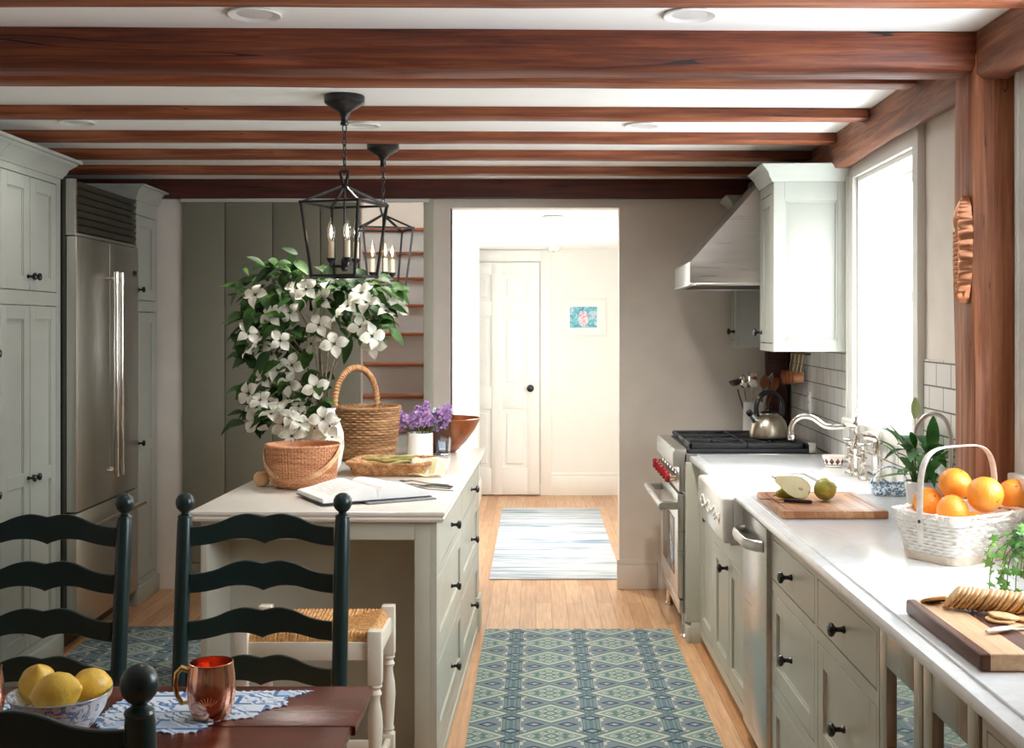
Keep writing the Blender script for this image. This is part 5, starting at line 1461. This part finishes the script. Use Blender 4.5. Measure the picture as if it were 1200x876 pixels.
# cutting board with pears and a knife
def stripes_board(name, label, x0, x1, y0, y1, z, t, cols, groove, bev=.004, rz=0):
    r = thing(name, label, 'cutting board', ((x0+x1)/2, (y0+y1)/2, z), rz)
    w, l = x1-x0, y1-y0
    m = MB(); m.box(-w/2, w/2, -l/2, l/2, 0, t, bev); m.build('board', cols, r)
    if groove:
        m = MB(); g = .022
        P = [(*superr(2*PI*k/80, w/2-g, l/2-g, 14), t+.0002) for k in range(80)]
        m.tube(P, [(.0045, .0012)]*80, 8, True, flat=(0, 0, 1)) if False else m.rings([[(*superr(2*PI*k/120, w/2-g+q, l/2-g+q, 16), t+zz) for k in range(120)] for q, zz in ((-.004, .0003), (.004, .0003), (.004, -.001), (-.004, -.001))], True)
        m.build('juice_groove', M['walnut'], r)
    return r
def endgrain():
    t = NT('butcher_block_wood'); o = t.sep(t.obj())
    b = t.node('ShaderNodeTexBrick'); t.put(b.inputs['Vector'], t.comb(o[1], t.ma('ADD', o[0], t.ma('MULTIPLY', o[2], .3)))); b.inputs['Scale'].default_value = 1; b.inputs['Brick Width'].default_value = .30; b.inputs['Row Height'].default_value = .032; b.inputs['Mortar Size'].default_value = .0004
    b.inputs['Color1'].default_value = S(206,158,112); b.inputs['Color2'].default_value = S(158,102,66); b.inputs['Mortar'].default_value = S(110,66,40)
    g = t.noise(t.obj((1, .1, 1)), 60, 4, .6)
    return t.set(t.mix(.6, b.outputs['Color'], t.ramp(g, [(.25, S(176,150,130)), (.7, S(255,255,255))]), 'MULTIPLY'), .42, 0.0)
M['block'] = endgrain()
stripes_board('cutting_board', 'butcher-block cutting board with pears on the counter beside the sink', .792, 1.135, 3.785, 4.225, CZ+.0005, .026, M['block'], True)
BZ = CZ+.0275
def pear_mat():
    t = NT('green_pear_skin'); v = t.obj(); n = t.noise(v, 9, 3); sp_ = t.noise(v, 150, 1)
    c = t.ramp(n, [(.3, S(136,132,44)), (.55, S(172,164,66)), (.75, S(190,166,84))])
    return t.set(t.mix(t.ma('MULTIPLY', t.ma('GREATER_THAN', sp_, .62), .35), c, S(112,96,40)), .35, 0.0)
M['pear'] = pear_mat(); M['pearflesh'] = wicker('pear_flesh', S(226,218,164), S(238,232,188), S(244,240,206), 14)
PR = [(.001, .002), (.010, -.001), (.020, .002), (.031, .013), (.036, .030), (.0345, .046), (.027, .062), (.019, .075), (.014, .086), (.009, .093), (.003, .094), (.001, .092)]
pe = thing('pear', 'whole green pear on the cutting board', 'pear', (.992, 4.04, BZ), 0)
m = MB(); m.lathe([(r*1.05, z*1.05) for r, z in PR], 28); m.build('flesh', M['pear'], pe)
m = MB(); m.tube([(0, 0, .094), (.002, -.003, .110), (.010, -.008, .124), (.02, -.010, .130)], [.0022, .0016, .0016, .0024], 6); m.build('stem', M['walnut'], pe)
pe.rotation_euler = (math.radians(-60), math.radians(75), 0); pe.location = (.966, 3.974, BZ+.034)
def half_pear(label, loc, rot):
    r = thing('half_pear', label, 'pear', loc, 0, None, rot)
    m = MB(); n = 14; rings = []
    for rr, z in PR: z *= 1.3; rings.append([(rr*math.cos(PI*j/n), rr*math.sin(PI*j/n), z) for j in range(n+1)])
    m.rings(rings); m.build('flesh', M['pear'], r)
    m = MB(); m.prism([(rr*.96, z*1.3) for rr, z in PR] + [(-rr*.96, z*1.3) for rr, z in reversed(PR)], -.0012, .0004, 'y'); cf = m.build('cut_face', M['pearflesh'], r)
    m = MB(); m.ball((0, -.0012, .03), .007, (.7, .12, 1.3), 10, 6); m.build('core', M['corkwood'], cf)
    m = MB(); m.tube([(0, .003, .117), (.002, .004, .136)], [.0018, .0022], 6); m.build('stem', M['walnut'], r)
    return r
half_pear('halved pear on the cutting board with its pale cut face toward the camera', (.925, 3.985, BZ+.030), (math.radians(-28), math.radians(-66), math.radians(12)))
half_pear('other pear half lying behind the cut one', (.93, 4.10, BZ+.034), (math.radians(152), math.radians(80), 0))
kn = thing('paring_knife', 'small paring knife with a black handle on the cutting board', 'knife', (.853, 3.955, BZ), math.radians(64))
m = MB(); m.box(-.007, .007, -.075, .02, .001, .013, .004); m.build('handle', M['knob'], kn)
m = MB(); m.prism([(-.007, .02), (.0065, .02), (.0065, .095), (.003, .112), (-.004, .095)], .006, .0075, 'z'); m.build('blade', M['chrome'], kn)

# ================================================================= PEACE LILY, BASKET OF ORANGES, IVY
M['lilyleaf'] = leaf_mat('glossy_dark_leaf', S(30,74,32), S(58,116,50), S(104,156,78))
pl = thing('plant_pot', 'small white pot of the leafy plant behind the orange basket', 'pot', (1.305, 4.0, CZ))
m = MB(); m.lathe([(.034, 0), (.040, .003), (.049, .075), (.051, .092), (.048, .095), (.045, .088), (.036, .012), (.001, .01)], 28); m.build('body', M['china'], pl)
ly = thing('leafy_plant', 'green leafy plant with arching pointed leaves behind the orange basket', 'plant', (1.305, 4.0, CZ+.08))
m = MB(); ms = MB(); rnd = random.Random(5)
for k in range(30):
    a = 2*PI*k/30*2.4 + rnd.uniform(-.3, .3); out = rnd.uniform(.02, .10); h = rnd.uniform(.02, .13)
    p0 = Vector((.02*math.cos(a), .02*math.sin(a), 0)); p1 = Vector((out*math.cos(a), out*math.sin(a), h))
    if p1.x > .045: p1.x = .045
    ms.tube([p0, p0.lerp(p1, .5)+Vector((0, 0, .02)), p1], [.0024, .002, .0016], 5)
    d = Vector((math.cos(a), math.sin(a), rnd.uniform(-.1, .9)))
    if d.x > .04: d.x = .04
    if d.x < -.45: d.x = -.45
    leaf(m, p1, d, Vector((0, 0, 1)), rnd.uniform(.10, .16), rnd.uniform(.018, .028), .3, rnd.uniform(.1, .6))
for (ex, ey, ez) in ((-.14, -.04, .13), (-.06, -.1, .16), (-.10, .05, .17), (.07, -.16, .12), (.05, -.2, .10)):
    d = Vector((ex, ey, ez)); ms.tube(smooth_line([(0, 0, 0), d*.3+Vector((0, 0, .05)), d*.6+Vector((0, 0, .035))], 4), .0019, 5)
    leaf(m, d*.6+Vector((0, 0, .035)), d, Vector((0, 0, 1)), .11, .015, .35, .25)
m.build('foliage', M['lilyleaf'], ly, None, 0, 60, True); ms.build('stem', paint('stem_green', S(88,126,62), .5), ly)
m = MB()
def spathe(u, v):
    w = .016*math.sin(PI*min(1, v*.95+.03))**.8; s_ = (u*2-1)
    return (-.02 + w*s_, -.01 + .010*(1-s_*s_)*math.sin(PI*v), .225+.075*v)
m.grid(spathe, 6, 8); m.tube([(0, 0, 0), (-.01, 0, .12), (-.02, -.008, .228)], .0018, 5)
m.build('flower_bud', paint('pale_green_bud', S(190,208,148), .45), ly)

BKL = (1.135, 3.165, CZ); BKA = math.radians(31)
b = thing('fruit_basket', 'whitewashed splint basket with a hoop handle, full of oranges', 'basket', BKL, BKA)
e = 7
sh = lambda t: (.122+.024*t, .088+.024*t)
m = MB(); weave(m, sh, .098, 11, 26, .0048, .022, e, 8, .005, True); m.build('body', M['whitewicker'], b)
m = MB(); m.rings([[(*superr(2*PI*j/80, a_, c_, e), z) for j in range(80)] for z, a_, c_ in ((0, .122, .088), (.002, .124, .090), (.022, .126, .092), (.024, .122, .088))]); m.build('base', wicker('pale_base_wood', S(204,184,164), S(222,206,188), S(232,218,202), 20), b)
m = MB(); P = []; N = 44
for z, o_ in ((.112, .0035), (.128, .0035)): hoop(m, .146+o_*.3, .112+o_*.3, z, .0042, 100, e)
for k in range(N):                      # folded splint points along the border
    th0, th1, thm = 2*PI*k/N, 2*PI*(k+1)/N, 2*PI*(k+.5)/N
    for ta, tb_ in ((th0, thm), (th1, thm)):
        a0 = superr(ta, .147, .113, e); a1 = superr(tb_, .150, .116, e)
        m.tube([(*a0, .106), (*a1, .132)], .0032, 4)
m.build('rim', M['whitewicker'], b)
hp = []
for k in range(41):
    t = -1 + 2*k/40
    x = math.copysign(min(1, abs(t)*1.0)**1.0, t)
    a = PI*k/40
    hx_, hz_ = superr(a, .150, .198, 4.2)
    hp.append((hx_, 0, .100 + hz_))
m = MB(); m.tube([(.147, 0, .05)] + hp + [(-.147, 0, .05)], [(.0105, .0026)]*43, 8, flat=(0, 1, 0)); hn = m.build('handle', M['whitewicker'], b)
for s in (-1, 1):
    m = MB(); m.ball((s*.1525, 0, .108), .005, (.6, 1, 1), 10, 6); m.build('rivet', M['steeldark'], hn)
def orange_mat():
    t = NT('orange_peel'); v = t.obj(); n = t.noise(v, 5, 2); t.bump(t.noise(v, 190, 2), .4, .003)
    return t.set(t.ramp(n, [(.3, S(236,136,36)), (.7, S(250,172,66))]), .36, 0.0)
M['orange'] = orange_mat()
def orange(label, c, r, rot):
    g = thing('orange', label, 'orange', c, 0, 'oranges in the basket', rot)
    m = MB(); m.lathe([(.001, -.96*r), (.05*r, -.965*r), (.14*r, -.975*r), (.35*r, -.92*r), (.62*r, -.77*r), (.85*r, -.5*r), (.98*r, -.15*r), (1.0*r, .08*r), (.95*r, .35*r), (.80*r, .62*r), (.55*r, .83*r), (.28*r, .93*r), (.12*r, .945*r), (.04*r, .925*r), (.001, .92*r)], 30); m.build('peel', M['orange'], g)
    m = MB(); m.lathe([(.001, .935*r), (.055*r, .935*r), (.065*r, .95*r), (.04*r, .965*r), (.001, .965*r)], 10); m.build('stem_button', paint('orange_button', S(120,110,50), .6), g)
oy = 3.165
for lb_, px, py, Y, r, rot in (('orange at the front right of the basket, its stem end toward the camera', 1154, 579, 3.09, .047, (1.9, .2, .5)), ('topmost orange at the back left under the basket handle', 1119, 567, 3.20, .044, (.4, .3, 0)),
        ('orange at the right edge of the picture, behind the handle', 1188, 580, 3.22, .044, (.8, -.2, 0)), ('orange low at the left end of the basket', 1087, 588, 3.23, .040, (.9, .5, 0)), ('orange low at the front middle of the basket', 1116, 598, 3.10, .041, (.5, .7, 0))):
    orange(lb_, at(px, py, Y), r, rot)
for lb_, p, r in (('orange under the others in the middle of the basket', (1.13, 3.175, CZ+.065), .041), ('orange at the back right of the basket, beneath the right one', (1.205, 3.235, CZ+.07), .041), ('orange at the bottom left of the basket', (1.075, 3.19, CZ+.066), .040)):
    orange(lb_, p, r, (.3, .4, 0))

# ivy in a clay pot at the right edge
ip = thing('clay_pot', 'weathered clay pot of ivy at the right edge of the picture', 'pot', (1.175, 2.70, CZ))
m = MB(); m.lathe([(.034, 0), (.038, .003), (.05, .07), (.0515, .072), (.057, .074), (.058, .098), (.053, .099), (.05, .085), (.036, .01), (.001, .008)], 30); m.build('body', wicker('weathered_clay', S(158,120,96), S(196,160,134), S(222,200,178), 26), ip)
iv = thing('ivy_plant', 'trailing green ivy hanging over the clay pot', 'plant', (1.175, 2.70, CZ+.085))
M['ivyleaf'] = leaf_mat('ivy_leaf', S(44,92,40), S(98,154,62), S(176,206,116))
m = MB(); ms = MB(); rnd = random.Random(8)
def ivy_leaf(m, c, d, n, s):
    d = d.normalized(); n = (n - d*n.dot(d)).normalized(); w = d.cross(n)
    pts = [(0, 0), (-.15, .45), (.25, .35), (.45, .62), (.55, .22), (1.0, 0), (.55, -.22), (.45, -.62), (.25, -.35), (-.15, -.45)]
    ctr = m.v(c + d*s*.3 + n*s*.06); vs = [m.v(c + d*a*s + w*b_*s - n*abs(b_)*s*.15) for a, b_ in pts]
    for i in range(len(vs)): m.f([ctr, vs[i], vs[(i+1) % len(vs)]])
for k in range(18):
    a = rnd.uniform(PI*.55, PI*1.75); L = rnd.uniform(.05, .125); dr = rnd.uniform(.0, .15)
    P = smooth_line([(0, 0, 0), (.5*L*math.cos(a), .5*L*math.sin(a), rnd.uniform(.02, .07)), (L*math.cos(a), L*math.sin(a), .03-.2*dr), (1.1*L*math.cos(a), 1.1*L*math.sin(a), max(-.075, .0-dr))], 4)
    ms.tube(P, .0012, 5)
    for q in range(2, len(P)):
        if rnd.random() < .95:
            d = Vector((rnd.uniform(-1, 1), rnd.uniform(-1, .4), rnd.uniform(-.8, .4))); ivy_leaf(m, P[q] + Vector((0, 0, .004)), d, Vector((rnd.uniform(-.4, .4), -.7, .8)), rnd.uniform(.015, .024))
for k in range(60):
    a = rnd.uniform(0, 2*PI); rr = .06*math.sqrt(rnd.random()); ivy_leaf(m, Vector((rr*math.cos(a), rr*math.sin(a), rnd.uniform(.015, .075))), Vector((math.cos(a)+rnd.uniform(-.6, .6), math.sin(a)-.3, rnd.uniform(-.4, .6))), Vector((0, -.6, 1)), rnd.uniform(.017, .026))
m.build('foliage', M['ivyleaf'], iv, None, 0, 60, True); ms.build('vine', paint('vine_stem', S(104,120,66), .5), iv)

# serving board with crackers, cheese and knives
def serving_mat():
    t = NT('striped_serving_wood'); o = t.sep(t.obj())
    g = t.noise(t.obj((1, .08, 1)), 60, 4, .6)
    d = t.ma('LESS_THAN', t.ma('ABSOLUTE', t.ma('SUBTRACT', o[0], -.045)), .022); d2 = t.ma('LESS_THAN', o[0], -.137); d3 = t.ma('GREATER_THAN', o[0], .09)
    dark = t.ma('MAXIMUM', t.ma('MAXIMUM', d, d2), d3)
    lo = t.ma('LESS_THAN', o[2], .0005)
    col = t.mix(dark, t.ramp(g, [(.3, S(206,162,120)), (.7, S(232,198,160))]), t.ramp(g, [(.3, S(70,38,28)), (.7, S(112,66,46))]))
    return t.set(col, .4, 0.0)
r = thing('serving_board', 'maple and walnut striped board with crackers and cheese, nearest the camera', 'serving board', (.952, 2.325, CZ+.0005))
m = MB(); m.box(-.155, .155, -.215, .215, 0, .032, .006, 3); m.build('board', serving_mat(), r)
SZ = CZ+.0335
crk = wicker('toasted_cracker', S(188,136,84), S(222,180,126), S(238,206,158), 60)
proto = None
for k in range(16):
    x, y = .868 + .0080*k, 2.452 - .0042*k
    if proto is None:
        m = MB(); m.rings([[(rr*math.cos(2*PI*j/24)*(1+.012*(j % 2)), rr*math.sin(2*PI*j/24)*(1+.012*(j % 2)), z) for j in range(24)] for rr, z in ((.026, -.003), (.0285, -.0015), (.0285, .0015), (.026, .003))])
        for q in range(7): m.ball((.012*math.cos(q)*1.0*(q > 0), .012*math.sin(q)*(q > 0), .002), .0014, (1, 1, .4), 6, 4)
        proto = m.build('cracker', crk); o = proto; tag(o, 'round toasted cracker standing in the leaning row on the striped board', 'cracker', 'crackers in the leaning row')
    else:
        o = proto.copy(); COL.objects.link(o)
    o.location = (x, y + .002*math.sin(k*2.3), SZ+.0235); o.rotation_euler = (0, math.radians(-52 + 3*math.sin(k*1.7)), math.radians(-16 + 4*math.sin(k*3.1)))
for i, (x, y, z, a, lb_) in enumerate(((.925, 2.345, .0025, .02, 'loose cracker lying lowest in front of the leaning row'), (.935, 2.352, .008, .09, 'loose cracker on top of the two in front of the leaning row'), (.985, 2.345, .0025, .03, 'loose cracker lying flat beside the cheese'), (.846, 2.50, .007, .35, 'cracker leaning at the far left end of the row'))):
    o = proto.copy(); COL.objects.link(o); o.location = (x, y, SZ+z); o.rotation_euler = (a, a*.5, i); o['label'] = lb_; o['group'] = 'loose crackers'
ch_ = thing('cheese_wedge', 'pale wedge of cheese with a rind at the right edge of the striped board', 'cheese', (.988, 2.262, SZ), math.radians(6))
m = MB(); m.prism([(-.04, -.028), (.055, -.045), (.06, .04), (.02, .04)], 0, .036, 'z', .003); m.build('cheese', wicker('cheese', S(222,206,152), S(234,222,178), S(240,230,194), 12), ch_)
m = MB(); m.prism([(-.042, -.030), (-.038, -.028), (.021, .042), (.018, .043)], .0, .0365, 'z', .0008); m.build('rind', wicker('rind', S(176,150,96), S(198,172,118), S(210,188,134), 20), ch_)
k1 = thing('cheese_knife', 'spreader with a pearly white handle in front of the cheese', 'knife', (.905, 2.262, SZ), math.radians(-68))
m = MB(); m.tube([(0, -.05, .005), (0, -.03, .006), (0, .0, .006), (0, .012, .005)], [(.004, .003), (.0085, .005), (.0085, .005), (.006, .004)], 12, flat=(1, 0, 0)); m.build('handle', wicker('pearl_handle', S(206,196,186), S(228,222,214), S(240,236,230), 40), k1)
m = MB(); m.tube([(0, .01, .005), (0, .03, .004), (0, .05, .003), (0, .062, .003)], [(.004, .0012), (.007, .001), (.0075, .001), (.003, .0008)], 8, flat=(1, 0, 0)); m.build('blade', M['chrome'], k1)
k2 = thing('cheese_slicer', 'steel cheese slicer with a crossbar handle at the right end of the board', 'knife', (.965, 2.165, SZ), math.radians(-80))
m = MB(); m.tube([(0, -.045, .022), (0, .0, .024), (0, .045, .022)], [.005, .0065, .005], 12); m.tube([(0, 0, .022), (.0, 0, .004)], [.006, .005], 10); m.box(-.012, .012, -.02, .02, .0, .003, .001); m.build('body', M['chrome'], k2)
m = MB(); m.tube([(0, -.055, .003), (0, -.02, .004), (0, .01, .004), (0, .055, .003)], [(.004, .002), (.005, .002), (.006, .001), (.002, .0008)], 8, flat=(1, 0, 0)); o = m.build('spreader', M['steeldark'], None, (.875, 2.535, SZ), math.radians(-72)); o.location.z = CZ+.036; tag(o, 'dark steel spreader lying at the far end of the striped board', 'knife')
o.location = (.885, 2.505, SZ)
m = MB(); m.ball((0, 0, .012), .013, (1, 1, .95), 16, 10); o = m.build('radish', paint('radish_skin', S(204,62,62), .35, .08, 0), None, (.985, 2.455, SZ)); tag(o, 'small red radish behind the row of crackers', 'radish')
wb_ = thing('white_cheese', 'white soft cheese wheel behind the row of crackers', 'cheese', (1.035, 2.40, SZ))
m = MB(); m.lathe([(.001, 0), (.045, 0), (.052, .004), (.054, .02), (.052, .034), (.046, .039), (.001, .040)], 32); m.build('rind', wicker('white_rind', S(226,222,212), S(238,236,228), S(244,242,238), 30), wb_)

# ================================================================= COPPER MOULD ON THE POST
lm = thing('copper_mould', 'oval copper lobster mould hanging on the reddish timber post', 'mould', wallpt(3.42, .117, 1.742), WA)
m = MB(); NU, NV = 60, 150
def mould(u, v):
    y = u*2-1; z = v*2-1
    half = .066*(1-.38*max(0, -z-.35)**1.0)*math.sqrt(max(0, 1-abs(z)**3.2))*(1+.03*math.sin(z*26))
    yy = y*half; dome = math.sqrt(max(0, 1-y*y*.96))*math.sqrt(max(0, 1-z**6))
    h = .034*dome
    body = math.exp(-((y-.70)/.24)**2)            # tail and back, ribbed
    rib = abs(math.sin(z*17+.4))**.6 if z < .62 else abs(math.sin(z*34))**.7
    h += body*(.014*dome + .0062*rib)
    claw = math.exp(-((y-.12)/.24)**2)*math.exp(-((z-.55)/.26)**2); h += .012*claw
    if y < .46 and z < .36:                       # scales
        h += .0042*max(0, 1-claw*1.6)*math.sin(z*74+(math.floor(y*9) % 2)*PI)*math.cos(y*28)
    fan = math.exp(-((z+.86)/.12)**2); h += fan*.004*math.sin(y*22)
    return (-h, -yy, z*.158)
m.grid(mould, NU, NV)
m.build('body', M['copperold'], lm)
m = MB(); m.tube([(-.004, .0, .150), (-.003, .0, .168), (-.004, .0, .176)], .0014, 6); m.tube([(-.004+.0, .006*math.cos(a*PI/6), .165+.006*math.sin(a*PI/6)) for a in range(12)], .0012, 5, True); m.build('hanging_loop', M['brass'], lm)
# ================================================================= LIGHT, SKY, CAMERA
W = bpy.data.worlds.new('daylight'); SC.world = W; W.use_nodes = True
bg = W.node_tree.nodes['Background']; bg.inputs[0].default_value = (.87, .94, 1.0, 1); bg.inputs[1].default_value = 18.0
cam = bpy.data.cameras.new('camera'); co = bpy.data.objects.new('camera', cam); COL.objects.link(co)
co.location = (0, 0, EYE); co.rotation_euler = (PI/2, 0, 0)
cam.sensor_width = 36; cam.lens = FPX/1200*36; cam.shift_x = (600-VX)/1200; cam.shift_y = (VY-438)/1200
cam.clip_start = .05
SC.camera = co
SC.view_settings.view_transform = 'Standard'; SC.view_settings.look = 'None'; SC.view_settings.gamma = 1; SC.view_settings.use_curve_mapping = False
SC.view_settings.exposure = 0.0
SC.cycles.use_denoising = True
try: SC.cycles.denoiser = 'OPENIMAGEDENOISE'
except Exception: pass
SC.cycles.max_bounces = 12; SC.cycles.diffuse_bounces = 8; SC.cycles.glossy_bounces = 6; SC.cycles.transparent_max_bounces = 16
SC.cycles.sample_clamp_indirect = 8; SC.cycles.caustics_reflective = False; SC.cycles.caustics_refractive = False
